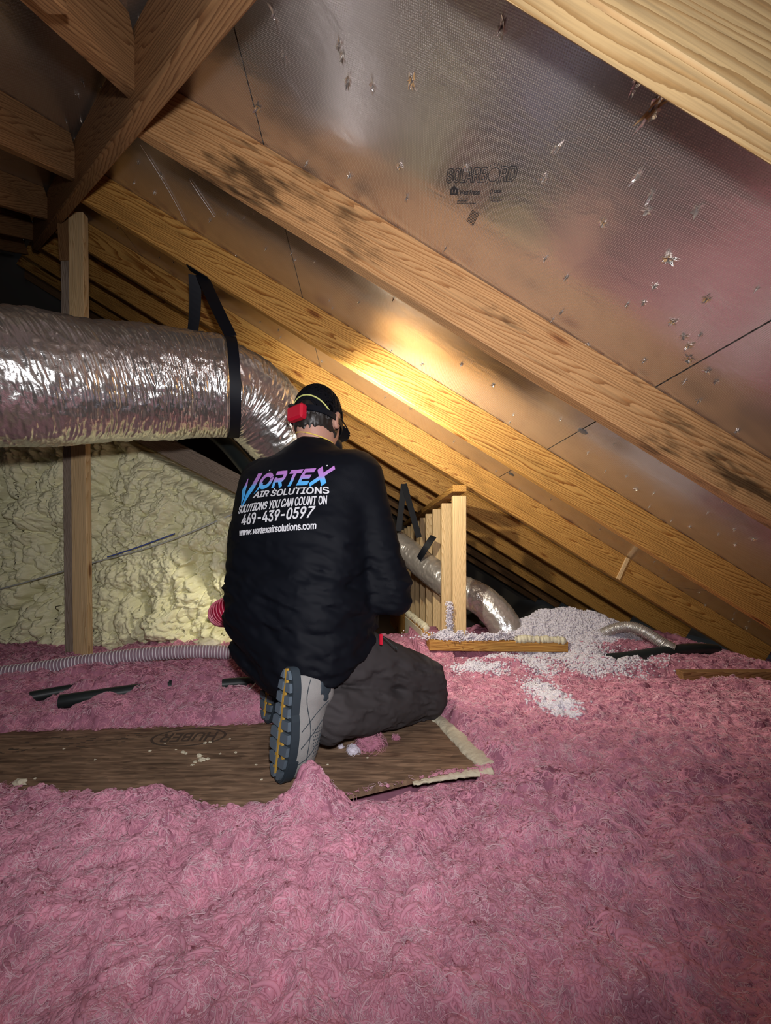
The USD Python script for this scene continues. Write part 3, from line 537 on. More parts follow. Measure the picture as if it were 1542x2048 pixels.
stick('joist', (1.45, 1.79, 0.024), (2.05, 1.74, 0.040), 0.045, 0.06, 'dusty_wood', 'dull wooden joist half buried in pink fluff at the right edge', 'joist', up=(0, 0, 1))
ps = on_roof(1348, 1213); xm = 1.485; yb = 2.262 - 0.019
shim = frame((xm, yb - 0.004, 1.515 - T * xm - 0.085), unit((0.42, 0, 0.9)), (0, 1, 0), unit(np.cross(unit((0.42, 0, 0.9)), (0, 1, 0))))
t = thing('wood_shim', 'short pale wood shim tacked across the yellow rafter at lower right', 'shim', M=shim); obj('board', cbox(0.135, 0.007, 0.022, 0.001), 'pale_wood', t)

# ------------------------------------------------------------------ thin silver ducts, pipes
duct2 = thing('thin_duct', 'thin silver duct passing between the studs and down into the white fluff', 'duct')
c = spline([P(790, 1085, 3.0), P(835, 1120, 2.86), P(872, 1150, 2.72), P(905, 1172, 2.62), P(961, 1199, 2.48), P(1005, 1245, 2.38), P(1030, 1300, 2.34)], 150)
obj('duct_sleeve', tube(c, 0.098, 90, disp=crinkle(15, 0.0055, 1.8)), 'dusty_foil', duct2, smooth=24)
s2 = thing('duct_strap', 'black strap in an inverted V holding the thin duct beside the right shoulder', 'strap')
tp = P(808, 968, 2.86)
for a in (P(797, 1062, 2.88), P(838, 1075, 2.84)):
    obj('strap_leg', ribbon(spline([tp, (tp + a) / 2, a], 10), 0.044, (0.1, -1, 0.1), 0.004), 'black_webbing', s2)
tb = P(868, 1078, 2.66); obj('strap_loop', ribbon(spline([tb + (0.0, 0.02, 0.02), P(852, 1095, 2.66), P(838, 1118, 2.72)], 12), 0.045, (-0.3, -1, 0.4), 0.005), 'black_webbing', s2)
sd = thing('mini_duct', 'small ribbed silver duct curling out of the lavender white heap', 'duct')
c = spline([P(1195, 1272, 2.25), P(1228, 1258, 2.2), P(1262, 1254, 2.16), P(1300, 1270, 2.1), P(1345, 1298, 2.04)], 160)
obj('duct_sleeve', tube(c, 0.030, 40, disp=lambda s, a, p: 0.0028 * np.sin(s * 900) + 0.003 * (fbm(p * 120, 2, 8) - 0.5)), 'dusty_foil', sd, smooth=30)
obj('black_pipe', tube(spline([P(1219, 1318, 1.99), P(1300, 1308, 2.02), P(1380, 1298, 2.06), P(1432, 1300, 2.10)], 50), 0.029, 24), 'black_plastic', smooth=40, label='straight black pipe lying on the fluff at the right, below the small ribbed duct', category='pipe')
for n_, (pts, r, lab) in enumerate([([(60, 1391, 1.50), (120, 1380, 1.55), (215, 1364, 1.63)], 0.022, 'black pipe half buried in pink fluff at left, the one nearer the hose'),
                                    ([(120, 1400, 1.45), (200, 1388, 1.50), (270, 1378, 1.55), (345, 1368, 1.60)], 0.026, 'black pipe half buried in pink fluff at left, the one nearer the wood sheet'),
                                    ([(445, 1366, 1.60), (500, 1362, 1.62), (580, 1362, 1.62)], 0.024, 'black pipe stub in pink fluff beside the left hip')]):
    obj('black_pipe', tube(spline([P(*q) - (0, 0, 0.007) for q in pts], 40), r, 20), 'black_plastic', smooth=40, label=lab, category='pipe')
t = thing('plastic_stick', 'thin white plastic stick lying on pink fluff beside the left hip', 'stick'); obj('rod', bar(P(484, 1396, 1.49) + (0, 0, 0.004), P(519, 1364, 1.59) + (0, 0, 0.012), 0.006, 0.006), 'white_plastic', t)
hv = spline([P(-90, 1358, 1.58), P(-40, 1352, 1.62), P(60, 1340, 1.68), P(180, 1322, 1.74), P(300, 1308, 1.80), P(400, 1303, 1.85), P(480, 1307, 1.88), P(570, 1322, 1.84)], 300)
hose = thing('clear_hose', 'pale ribbed vacuum hose lying along the foot of the foam wall', 'hose')
obj('hose_wall', tube(hv, 0.0300, 32), 'clear_hose', hose, smooth=True)
def coil(path, R, pitch, wire, name, m, parent, seg=6):
    s = np.r_[0, np.cumsum(np.linalg.norm(np.diff(path, axis=0), axis=1))]; n = int(s[-1] / pitch * 22); si = np.linspace(0, s[-1], n)
    c = np.stack([np.interp(si, s, path[:, k]) for k in range(3)], 1); t = np.gradient(c, axis=0); t /= np.linalg.norm(t, axis=1, keepdims=True)
    u = np.cross((0, 0, 1.0), t); u /= np.linalg.norm(u, axis=1, keepdims=True); w = np.cross(t, u); a = si / pitch * 2 * np.pi
    obj(name, tube(c + R * (u * np.cos(a)[:, None] + w * np.sin(a)[:, None]), wire, seg, ref=(0.3, 0.2, 1)), m, parent, smooth=True)
coil(hv, 0.0312, 0.0135, 0.0022, 'rib_coil', 'hose_rib', hose)
rh = thing('red_hose', 'bent red ribbed blowing hose held at the left side of the kneeling person', 'hose')
hr_ = spline([P(600, 1180, 1.60), P(540, 1195, 1.52), P(480, 1212, 1.47), P(452, 1222, 1.49), P(444, 1228, 1.56), P(462, 1230, 1.66), P(520, 1230, 1.76)], 160)
obj('hose_wall', tube(hr_, 0.050, 40), 'hose_red', rh, smooth=True); coil(hr_, 0.0505, 0.0115, 0.0022, 'rib_coil', 'hose_red_rib', rh)
cf = spline([P(452, 1251, 1.50), P(480, 1252, 1.50), P(520, 1255, 1.56)], 12); obj('hose_cuff', tube(cf, np.r_[0.006, np.linspace(0.018, 0.03, 11)], 24), 'hose_cuff', rh, smooth=40)

# ------------------------------------------------------------------ wood sheet to kneel on
BV = [(-1.75, 1.262), (-1.25, 1.295), (-0.33, 1.372), (0.243, 1.430), (0.292, 1.26), (0.338, 1.085), (0.12, 1.022), (-0.07, 0.948), (-0.09, 0.925), (-0.185, 0.895), (-0.318, 0.862), (-0.335, 0.845), (-0.93, 0.74), (-1.75, 0.66)]
board_poly = sg.Polygon(BV)
sheet = thing('wood_sheet', 'worn brown strand board sheet on the floor that the person kneels on', 'board')
me = prism(board_poly, 0.013); me.apply_translation((0, 0, -0.013)); obj('panel', me, 'osb', sheet)
fe = spline([(0.236, 1.428, 0.004), (0.275, 1.33, 0.004), (0.30, 1.22, 0.003), (0.322, 1.14, 0.002), (0.342, 1.085, 0.0)], 110)
FE = tube(fe, np.linspace(0.026, 0.034, 110), 24, disp=lambda s, a, p: 0.012 * (fbm(p * 70, 3, 2) - 0.5) + 0.010 * (fbm(p * 20, 2, 4) - 0.5)); FE.vertices[:, 2] *= 0.36; obj('foam_edge', FE, 'foam_bead', sheet, smooth=True)
fe = spline([(0.345, 1.075, -0.004), (0.24, 1.052, -0.008), (0.12, 1.016, -0.011)], 80)
FE = tube(fe, np.linspace(0.020, 0.006, 80), 18, disp=lambda s, a, p: 0.012 * (fbm(p * 80, 3, 6) - 0.5)); FE.vertices[:, 2] = -0.006 + (FE.vertices[:, 2] + 0.006) * 0.5; obj('foam_edge', FE, 'foam_bead', sheet, smooth=True)
oval = affinity.scale(sg.Point(0, 0).buffer(1, 24), 0.118, 0.062); st = [oval.difference(affinity.scale(oval, 0.93, 0.90))]
tx = fit_poly(text_poly('HUBER', 1.0, True), -0.086, -0.03, 0.172, 0.06)
st.append(affinity.rotate(tx, 180, origin=(0, 0)))
for k in range(60):
    x, y = -0.16 - rr.uniform(0.0, 0.72) , rr.uniform(-0.05, 0.05) - 0.01; st.append(sg.box(x, y, x + rr.uniform(0.006, 0.03), y + rr.uniform(0.002, 0.005)))
me = prism(shapely.union_all(st), 0.0006); oc = P(385, 1467, 1.28); me.apply_transform(frame((oc[0], 1.255, 0.0002), unit((1, 0.085, 0)), unit((-0.085, 1, 0)), (0, 0, 1))); obj('printed_stamp', me, 'faded_ink', sheet, label='faded oval maker stamp printed upside down on the sheet', kind='stuff')
stick('support_block', (-0.017, 0.90, -0.16), (-0.017, 0.90, -0.026), 0.030, 0.04, 'grey_wood', 'foam-smeared wood block under the front edge of the kneeling sheet', 'block')
sb = stage.GetPrimAtPath('/World/support_block')

# ------------------------------------------------------------------ the kneeling person
def az(deg): a = math.radians(deg); return np.array([math.sin(a), math.cos(a), 0.0]), np.array([math.cos(a), -math.sin(a), 0.0])
tf, tr = az(30); lf, lr = az(48); up = np.array([0, 0, 1.0])
RT = np.stack([tr, tf, up], 1); RLg = np.stack([lr, lf, up], 1)
hp = math.radians(18); hf0, hr = az(20); hf = hf0 * math.cos(hp) - up * math.sin(hp); hz = up * math.cos(hp) + hf0 * math.sin(hp); RH = np.stack([hr, hf, hz], 1)
HCc = np.array([-0.173, 1.36, 1.072])
Hd = lambda a, b, c: HCc + a * hr + b * hf + c * hz
SHR, SHL = np.array([-0.032, 1.240, 0.842]), np.array([-0.392, 1.462, 0.876])
ELR, WRR = np.array([0.070, 1.245, 0.475]), np.array([0.05, 1.53, 0.50])
ELL, WRL = np.array([-0.36, 1.60, 0.56]), np.array([-0.12, 1.76, 0.52])
NECK = np.array([-0.180, 1.335, 0.955])
def torso(p):
    d = sd_ell(p, (-0.208, 1.262, 0.37), (0.208, 0.19, 0.175), RT, 2.8)
    d = smin(d, sd_ell(p, (-0.155, 1.195, 0.265), (0.140, 0.160, 0.12), RT), 0.08)
    d = smin(d, sd_ell(p, (-0.222, 1.288, 0.55), (0.222, 0.172, 0.22), RT, 2.8), 0.10)
    d = smin(d, sd_ell(p, (-0.226, 1.335, 0.74), (0.255, 0.145, 0.20), RT, 2.8), 0.10)
    d = smin(d, sd_cap(p, SHL + (0.02, 0, -0.01), SHR - (0.02, 0, 0.012), 0.085), 0.06)
    d = smin(d, sd_cap(p, NECK + (-0.010, 0, -0.025), (-0.205, 1.345, 0.85), 0.078, 0.13), 0.07)
    return d
def armR(p): return smin(sd_cap(p, SHR, ELR, 0.080, 0.063), sd_cap(p, ELR, WRR, 0.062, 0.045), 0.03)
def armL(p): return smin(sd_cap(p, SHL, ELL, 0.078, 0.062), sd_cap(p, ELL, WRL, 0.060, 0.045), 0.03)
def folds(p, seed, k=1.0):
    q = p * np.array([9.0, 9.0, 22.0]) * k; q[:, 2] += 6 * (p @ tr) * k
    r = 1 - np.abs(2 * fbm(q, 3, seed) - 1); return (r - 0.62)
def hemz(p): return p[:, 2] - (0.212 + 0.3146 * (p[:, 0] + 0.174) + 0.36 * (p[:, 1] - 1.07))
def cloth_torso(p):
    d = smin(smin(torso(p), armR(p), 0.028), armL(p), 0.03)
    low = smoothstep(0.80, 0.40, p[:, 2]); side = smoothstep(-0.15, 0.05, p[:, 0])
    d = d - 0.030 * folds(p, 40, 0.8) * (0.2 + 0.8 * low) - 0.014 * folds(p, 47, 2.0) * (0.2 + 0.8 * low * (0.4 + 0.6 * side)) - 0.006 * (fbm(p * 6, 2, 44) - 0.5)
    d = smax(d, -hemz(p) , 0.004)
    d = smax(d, -(sd_cap(p, NECK + (0.0, 0.01, 0.006), NECK + (0.004, 0.05, 0.12), 0.063)), 0.006)       # neck opening
    w1 = (p - (WRR - 0.02 * unit(WRR - ELR))) @ unit(WRR - ELR); w2 = (p - (WRL - 0.02 * unit(WRL - ELL))) @ unit(WRL - ELL)
    nr = np.linalg.norm(p - WRR, axis=1) < 0.1; nl = np.linalg.norm(p - WRL, axis=1) < 0.1
    d = np.where(nr, np.maximum(d, w1), d); return np.where(nl, np.maximum(d, w2), d)
KNR, KNL = np.array([0.205, 1.415, 0.082]), np.array([0.06, 1.735, 0.082])
HIR, HIL = np.array([-0.135, 1.185, 0.305]), np.array([-0.275, 1.335, 0.305])
ANR, ANL = np.array([-0.100, 1.115, 0.160]), np.array([-0.225, 1.455, 0.150])
def legs(p):
    d = sd_ell(p, (-0.205, 1.262, 0.325), (0.195, 0.150, 0.115), RLg)
    for h, k, a in ((HIR, KNR, ANR), (HIL, KNL, ANL)):
        d = smin(d, sd_cap(p, h, k + (0, 0, 0.05), 0.118, 0.078), 0.04); d = smin(d, smin(sd_cap(p, k - (0, 0, 0.010), a - (0, 0, 0.025), 0.068, 0.076), sd_cap(p, k + (0, 0, 0.03), k, 0.074), 0.03), 0.005)
    return d
def cloth_legs(p):
    q = p @ RLg; qq = q * np.array([16, 10, 24.0]); qq[:, 2] += 8 * q[:, 1]; r = 1 - np.abs(2 * fbm(qq, 3, 60) - 1)
    d = legs(p) - 0.032 * (r - 0.64) * smoothstep(0.30, 0.20, p[:, 2]) - 0.007 * (fbm(p * 30, 2, 62) - 0.5)
    return smax(d, -(p[:, 2] - 0.003), 0.006)
def hand(p, w, fwd, side, curl):
    n = np.cross(fwd, side); R = np.stack([side, fwd, n], 1); c = w + fwd * 0.055
    d = sd_box(p, c, (0.040, 0.048, 0.014), R, 0.013)
    for k in range(4):
        b = w + fwd * 0.10 + side * (-0.030 + 0.020 * k); L = (0.072, 0.080, 0.075, 0.060)[k]
        k1 = b + fwd * L * 0.42 + curl * L * 0.25; k2 = k1 + fwd * L * 0.05 + curl * L * 0.38; k3 = k2 - fwd * L * 0.22 + curl * L * 0.1
        for a, e, r0, r1 in ((b - fwd * 0.012, k1, .0098, .009), (k1, k2, .009, .0082), (k2, k3, .0082, .0074)): d = smin(d, sd_cap(p, a, e, r0, r1), 0.004)
    t0 = w + fwd * 0.03 - side * 0.036; t1 = t0 + fwd * 0.03 - side * 0.022 + curl * 0.012; t2 = t1 + fwd * 0.028 + curl * 0.024
    return smin(smin(d, sd_cap(p, t0, t1, .013, .010), 0.008), sd_cap(p, t1, t2, .010, .008), 0.004)
def headcore(p):
    d = sd_ell(p, Hd(0, -0.004, 0.010), (0.075, 0.094, 0.098), RH)
    d = smin(d, sd_ell(p, Hd(0, 0.030, -0.050), (0.060, 0.062, 0.072), RH), 0.03)
    d = smin(d, sd_cap(p, Hd(0, 0.078, -0.005), Hd(0, 0.104, -0.040), 0.009, 0.014), 0.012)
    d = smin(d, sd_cap(p, Hd(-0.028, 0.078, 0.012), Hd(0.028, 0.078, 0.012), 0.012), 0.014)
    d = smin(d, sd_cap(p, Hd(-0.018, 0.088, -0.070), Hd(0.018, 0.088, -0.070), 0.008), 0.006)
    d = smin(d, sd_ell(p, Hd(0, 0.074, -0.100), (0.026, 0.022, 0.018), RH), 0.016)
    return d
def head(p):
    d = headcore(p)
    for s in (-1, 1):
        e = sd_ell(p, Hd(0.080 * s, -0.010, -0.022), (0.011, 0.021, 0.033), RH); e = smax(e, -sd_ell(p, Hd(0.088 * s, -0.004, -0.020), (0.008, 0.012, 0.020), RH), 0.004)
        d = smin(d, e, 0.006); d = smax(d, -sd_ell(p, Hd(0.032 * s, 0.093, -0.004), (0.016, 0.012, 0.010), RH), 0.006)
    return smin(d, sd_cap(p, NECK + (0, 0, -0.06), Hd(0, -0.025, -0.045), 0.062, 0.058), 0.025)
def body(p):
    d = smin(head(p), torso(p) + 0.028, 0.02)
    d = smin(smin(d, armR(p) + 0.018, 0.02), armL(p) + 0.018, 0.02); d = smin(d, legs(p) + 0.028, 0.02)
    d = smin(d, hand(p, WRR, unit(WRR - ELR), unit(np.cross(unit(WRR - ELR), up)), unit((-0.8, 0.2, -0.3))), 0.010)
    d = smin(d, hand(p, WRL, unit(WRL - ELL), -unit(np.cross(unit(WRL - ELL), up)), unit((-0.3, 0.1, -0.9))), 0.010)
    return d
man = thing('person', 'kneeling person in black long-sleeved shirt, cap and headlamp, back turned, on the wood sheet', 'person')
obj('body', sdf_mesh(body, (-0.60, 0.95, 0.0), (0.35, 1.95, 1.24), 0.006), 'skin', man, smooth=True, label='bare neck, ears and face of the person')
shirt = sdf_mesh(cloth_torso, (-0.60, 0.98, 0.10), (0.26, 1.92, 1.04), 0.0072)
sh = obj('shirt', shirt, 'black_knit', man, smooth=True, label='black long-sleeved work shirt with printed back')
obj('trousers', sdf_mesh(cloth_legs, (-0.60, 0.98, -0.006), (0.36, 1.88, 0.50), 0.0065), 'trousers', man, smooth=True, label='dark grey work trousers')
# print on the back, laid on the cloth: coordinates across the shoulders (m) and height (m)
from scipy.interpolate import LinearNDInterpolator
nb_ = normals(shirt); sel = (nb_ @ tf < -0.12) & (shirt.vertices[:, 2] > 0.5)
sv = shirt.vertices[sel]; surf = LinearNDInterpolator(np.stack([sv @ tr, sv[:, 2]], 1), sv @ tf)
def on_back(poly, name, m, th=0.0012):
    me = prism(poly.simplify(0.0002), th)
    for _ in range(3):
        e = np.linalg.norm(me.vertices[me.edges_unique[:, 0]] - me.vertices[me.edges_unique[:, 1]], axis=1)
        if e.max() < 0.012: break
        v_, f_ = trimesh.remesh.subdivide_to_size(me.vertices, me.faces, 0.009, max_iter=12); me = trimesh.Trimesh(v_, f_, process=True)
    a, z, o = me.vertices.T; dep = surf(np.stack([a, z], 1)); dep = np.where(np.isnan(dep), np.nanmedian(dep), dep)
    me.vertices = a[:, None] * tr + z[:, None] * up + (dep - 0.0006 - o)[:, None] * tf
    if (me.face_normals @ tf).mean() > 0: me.invert()
    obj(name, me, m, sh, **({'kind': 'stuff'} if name == 'printed_dots' else {}))
def para(g, c0, c1, c2, c3, bend=0.12):
    "map the bounding box of g to the quadrilateral c0 (lower left) c1 (lower right) c2 (upper right) c3 (upper left)"
    x0, y0, x1, y1 = g.bounds; c0, c1, c2, c3 = map(np.array, (c0, c1, c2, c3))
    def f(x, y, z=None):
        u, v = (np.asarray(x) - x0) / (x1 - x0), (np.asarray(y) - y0) / (y1 - y0); u = u + bend * u * (1 - u)
        q = (1 - u)[..., None] * (1 - v)[..., None] * c0 + u[..., None] * (1 - v)[..., None] * c1 + u[..., None] * v[..., None] * c2 + (1 - u)[..., None] * v[..., None] * c3
        return q[..., 0], q[..., 1]
    return shapely.ops.transform(f, g.segmentize((x1 - x0) / 60))
import shapely.ops
def strokes(lines, w): return shapely.union_all([sg.LineString(l).buffer(w / 2, cap_style='flat', join_style='mitre') for l in lines])
sw = 0.24
oo = affinity.translate(affinity.scale(sg.Point(0.5, 0.5).buffer(0.5, 24), 1.45, 1.0), 0.28, 0); oo = oo.difference(affinity.scale(oo, 0.58, 0.50)).difference(sg.LineString([(0.55, 0.30), (1.6, 0.80)]).buffer(0.03)).union(sg.Polygon([(-0.05, -0.24), (0.12, 0.16), (0.5, 0.40), (0.35, 0.12)]))
LET = [(oo, 1.55), (strokes([[(0.12, 0), (0.12, 0.62)], [(0.0, 0.88), (0.8, 0.88), (0.92, 0.72), (0.92, 0.56), (0.80, 0.44), (0.05, 0.44)], [(0.55, 0.44), (0.92, 0.0)]], sw), 1.1), (strokes([[(0, 0.88), (1.0, 0.88)], [(0.5, 0.9), (0.5, 0)]], sw), 1.0),
       (strokes([[(0.12, 0), (0.12, 1.0)], [(0.05, 0.88), (0.9, 0.88)], [(0.05, 0.5), (0.8, 0.5)], [(0.05, 0.12), (0.9, 0.12)]], sw), 0.95), (strokes([[(0.0, 0.0), (1.15, 1.0)], [(0.1, 1.0), (1.0, 0.0)]], sw + 0.05), 1.15)]
xc, gs = 0.0, []
for g, w in LET:
    gs.append(affinity.translate(g, xc, 0)); xc += w + 0.13
k = 0.262 / (xc - 0.13 + 0.2); word = affinity.affine_transform(shapely.union_all(gs), [k, 0.014, 0, 0.053, -0.923, 0.801])
vv = shapely.union_all([sg.Polygon([(-0.966, 0.792), (-0.968, 0.742), (-0.912, 0.858), (-0.934, 0.858)]), sg.Polygon([(-0.998, 0.806), (-0.986, 0.848), (-0.973, 0.786), (-0.974, 0.755)])])
on_back(shapely.union_all([word, vv]), 'printed_word', 'print_gradient')
for tx_, b_, q in (('AIR SOLUTIONS', True, ((-0.926, 0.7740), (-0.656, 0.7724), (-0.6595, 0.7938), (-0.922, 0.7955))), ('SOLUTIONS YOU CAN COUNT ON', True, ((-0.984, 0.7255), (-0.657, 0.7403), (-0.661, 0.7678), (-0.984, 0.7530))),
                   ('469-439-0597', True, ((-0.943, 0.6856), (-0.681, 0.6999), (-0.684, 0.7362), (-0.952, 0.7215))), ('www.vortexairsolutions.com', True, ((-0.946, 0.6528), (-0.665, 0.6668), (-0.667, 0.6890), (-0.944, 0.6745)))):
    on_back(para(text_poly(tx_, 1.0, b_), *q, bend=0.25 if tx_[0] == 'S' else 0.12), 'printed_line', 'print_white')
on_back(shapely.union_all([sg.Point(x, z).buffer(0.0022) for x, z in ((-0.679, 0.861), (-0.672, 0.835), (-0.757, 0.796), (-0.842, 0.798), (-0.880, 0.863), (-0.908, 0.813))]), 'printed_dots', 'print_white')

# cap, headlamp, mask, hair
def skull(p, k, dz=0.0): return sd_ell(p, Hd(0, -0.004, 0.010 + dz), (0.075 * k, 0.094 * k, 0.098 * k), RH)
def capf(p):
    c = (p - HCc) @ hz; b = (p - HCc) @ hf; a = (p - HCc) @ hr
    d = np.maximum(skull(p, 1.11), -skull(p, 1.06)); d = smax(d, -(c + 0.030 - 0.25 * np.maximum(b, 0)), 0.003)
    hole = np.linalg.norm(np.stack([a / 0.034, (c + 0.030) / 0.030], 1), axis=1) - 1; d = np.where(b < 0, smax(d, -hole * 0.03, 0.003), d)
    bill = sd_ell(p, Hd(0, 0.112, 0.020), (0.070, 0.068, 0.008), RH); bill = smax(bill, -(b - 0.075), 0.004)
    d = smin(d, bill, 0.004); d = smin(d, sd_ell(p, Hd(0, 0, 0.119), (0.007, 0.007, 0.004), RH), 0.002)
    seam = np.minimum(np.abs(np.arctan2(a, b) % (math.pi / 3) - math.pi / 6), 0.1); return d - 0.0012 * np.exp(-(seam / 0.03) ** 2)
obj('cap', sdf_mesh(capf, Hd(0, 0, 0) - 0.24, Hd(0, 0, 0) + 0.24, 0.0045), 'cap_cloth', man, smooth=True, label='black cap worn under the headlamp')
def hairf(p):
    c = (p - HCc) @ hz; b = (p - HCc) @ hf; a = (p - HCc) @ hr
    d = smin(headcore(p), sd_cap(p, NECK + (0, 0, -0.06), Hd(0, -0.025, -0.045), 0.062, 0.058), 0.025) - 0.003; n = fbm(np.stack([a * 120, b * 120, c * 18], -1), 2, 3)
    d = d - 0.007 * (n - 0.35); low = -0.085 + 0.02 * np.abs(a) / 0.075 + 0.018 * (noise(np.stack([a * 130, b * 130, 0 * a], -1), 5) - 0.5)
    d = smax(d, low - c, 0.003); d = smax(d, b - 0.020, 0.004)
    ears = np.minimum(sd_ell(p, Hd(0.08, -0.004, -0.022), (0.020, 0.022, 0.036), RH), sd_ell(p, Hd(-0.08, -0.004, -0.022), (0.020, 0.022, 0.036), RH)); return smax(d, -ears, 0.003)
obj('hair', sdf_mesh(hairf, HCc - 0.15, HCc + 0.15, 0.004), 'dark_hair', man, smooth=True, label='short dark damp hair under the cap')
# loose hair strands on the nape
hs, hw, hc = [], [], []
for k in range(420):
    ph = rr.uniform(-1.15, 1.15); c0 = rr.uniform(-0.075, -0.030); L = rr.uniform(0.018, 0.035); sw = rr.uniform(-0.012, 0.012)
    for t_ in np.linspace(0, 1, 5):
        c = c0 - L * t_; e = math.sqrt(max(0.30, 1 - ((c - 0.010) / 0.098) ** 2)) * 1.07 + 0.06
        q = Hd(math.sin(ph + sw * 8 * t_) * 0.075 * e, -math.cos(ph + sw * 8 * t_) * 0.094 * e - 0.004, c) - hf * 0.002 * t_; hs.append(q)
    hw += [0.0011, 0.0011, 0.001, 0.0008, 0.0003]; hc.append(5)
def curves(name, pts, counts, widths, m, parent, **kw):
    b = UsdGeom.BasisCurves.Define(stage, numbered(path_of(parent), name)); b.CreateTypeAttr('cubic'); b.CreateBasisAttr('catmullRom'); b.CreateWrapAttr('pinned')
    b.CreatePointsAttr(Vt.Vec3fArray.FromNumpy(np.asarray(pts, np.float32))); b.CreateCurveVertexCountsAttr(Vt.IntArray.FromNumpy(np.asarray(counts, np.int32)))
    b.CreateWidthsAttr(Vt.FloatArray.FromNumpy(np.asarray(widths, np.float32))); b.SetWidthsInterpolation('vertex')
    UsdShade.MaterialBindingAPI.Apply(b.GetPrim()).Bind(MATS[m]); return tag(b.GetPrim(), **kw)
plain('hair_strand', (0.09, 0.085, 0.085), 0.35)
curves('hair_strand', hs, hc, hw, 'hair_strand', man, kind='stuff')
for s in (-1, 1):
    e = trimesh.creation.icosphere(2, 0.0115); e.apply_translation(Hd(0.032 * s, 0.086, -0.004)); obj('eye', e, 'eye_white', man, smooth=True)
lampp = thing('headlamp', 'black banded headlamp with red battery pack strapped over the cap', 'headlamp')
ph = np.linspace(0, 2 * np.pi, 90); bandp = np.array([Hd(math.sin(a) * 0.0845, -0.004 - math.cos(a) * 0.105, -0.034 + 0.012 * (1 - math.cos(a))) for a in ph])
obj('head_band', ribbon(bandp, 0.021, bandp - HCc - ((bandp - HCc) @ hz)[:, None] * hz, 0.0035), 'strap_black', lampp, smooth=40)
pa_ = np.linspace(-1.25, 1.25, 60)
yl = []
for a in pa_:
    c = 0.014 - 0.046 * (a / 1.25) ** 2; e = math.sqrt(1 - ((c - 0.010) / (0.098 * 1.125)) ** 2) * 1.13; yl.append(Hd(math.sin(a) * 0.075 * e, -0.004 - math.cos(a) * 0.094 * e, c))
obj('reflective_trim', ribbon(np.array(yl), 0.0042, np.array(yl) - HCc, 0.0022), 'strap_yellow', lampp, smooth=40, label='thin yellow green trim line')
bc = P(594, 826, 1.262); bn = unit((-0.62, -0.78, 0.05)); bx = unit(np.cross((0, 0, 1), bn)); bx = unit(bx + np.array([0, 0, 0.02])); bz = np.cross(bn, bx)
bx_ = cbox(0.074, 0.030, 0.049, 0.007); BM = frame(bc, bx, -bn, bz) if np.linalg.det(np.stack([bx, -bn, bz])) > 0 else frame(bc, bx, bn, bz); bx_.apply_transform(BM); obj('battery_pack', bx_, 'battery_red', lampp, label='red battery pack')
bt = stage.GetPrimAtPath('/World/headlamp/battery_pack')
cl = cbox(0.022, 0.012, 0.008, 0.002); cl.apply_translation((-0.016, -0.012 if (BM[:3, 1] @ -bn) < 0 else -0.012, 0.025)); cl.apply_transform(BM); obj('clip', cl, 'black_plastic', bt)
lo = np.array([[-0.035 - 0.012 * math.sin(a), 0, 0.020 * math.cos(a)] for a in np.linspace(0, np.pi, 20)]); lo = (BM[:3, :3] @ lo.T).T + BM[:3, 3]; obj('cable_loop', tube(lo, 0.0018, 8), 'black_plastic', bt, smooth=True)
fl = cbox(0.060, 0.022, 0.030, 0.006); fl.apply_transform(frame(Hd(0, 0.116, 0.006), hr, hf, hz)); obj('lamp_head', fl, 'black_plastic', lampp)
mk = sdf_mesh(lambda p: smax(sd_ell(p, Hd(0.004, 0.076, -0.066), (0.062, 0.050, 0.048), RH), -((p - HCc) @ hf - 0.028), 0.004), HCc - 0.2, HCc + 0.2, 0.005)
mask = thing('respirator', 'black half-face respirator worn by the kneeling person, edge showing past the right cheek', 'respirator'); obj('mask_shell', mk, 'strap_black', mask, smooth=True)
nk = np.array([NECK + (0, 0, 0.030) + 0.0665 * (math.sin(a) * tr - math.cos(a) * tf) + up * (0.010 * math.cos(a) - 0.016 * math.sin(a) + 0.006) for a in np.linspace(-1.7, 1.9, 60)])
obj('neck_strap', tube(nk, 0.0022, 8), 'strap_gold', mask, smooth=True, label='yellow neck strap')
gl = bar(Hd(0.080, 0.010, 0.004), Hd(0.078, 0.085, 0.006), 0.004, 0.006); obj('side_strap', gl, 'strap_black', mask)

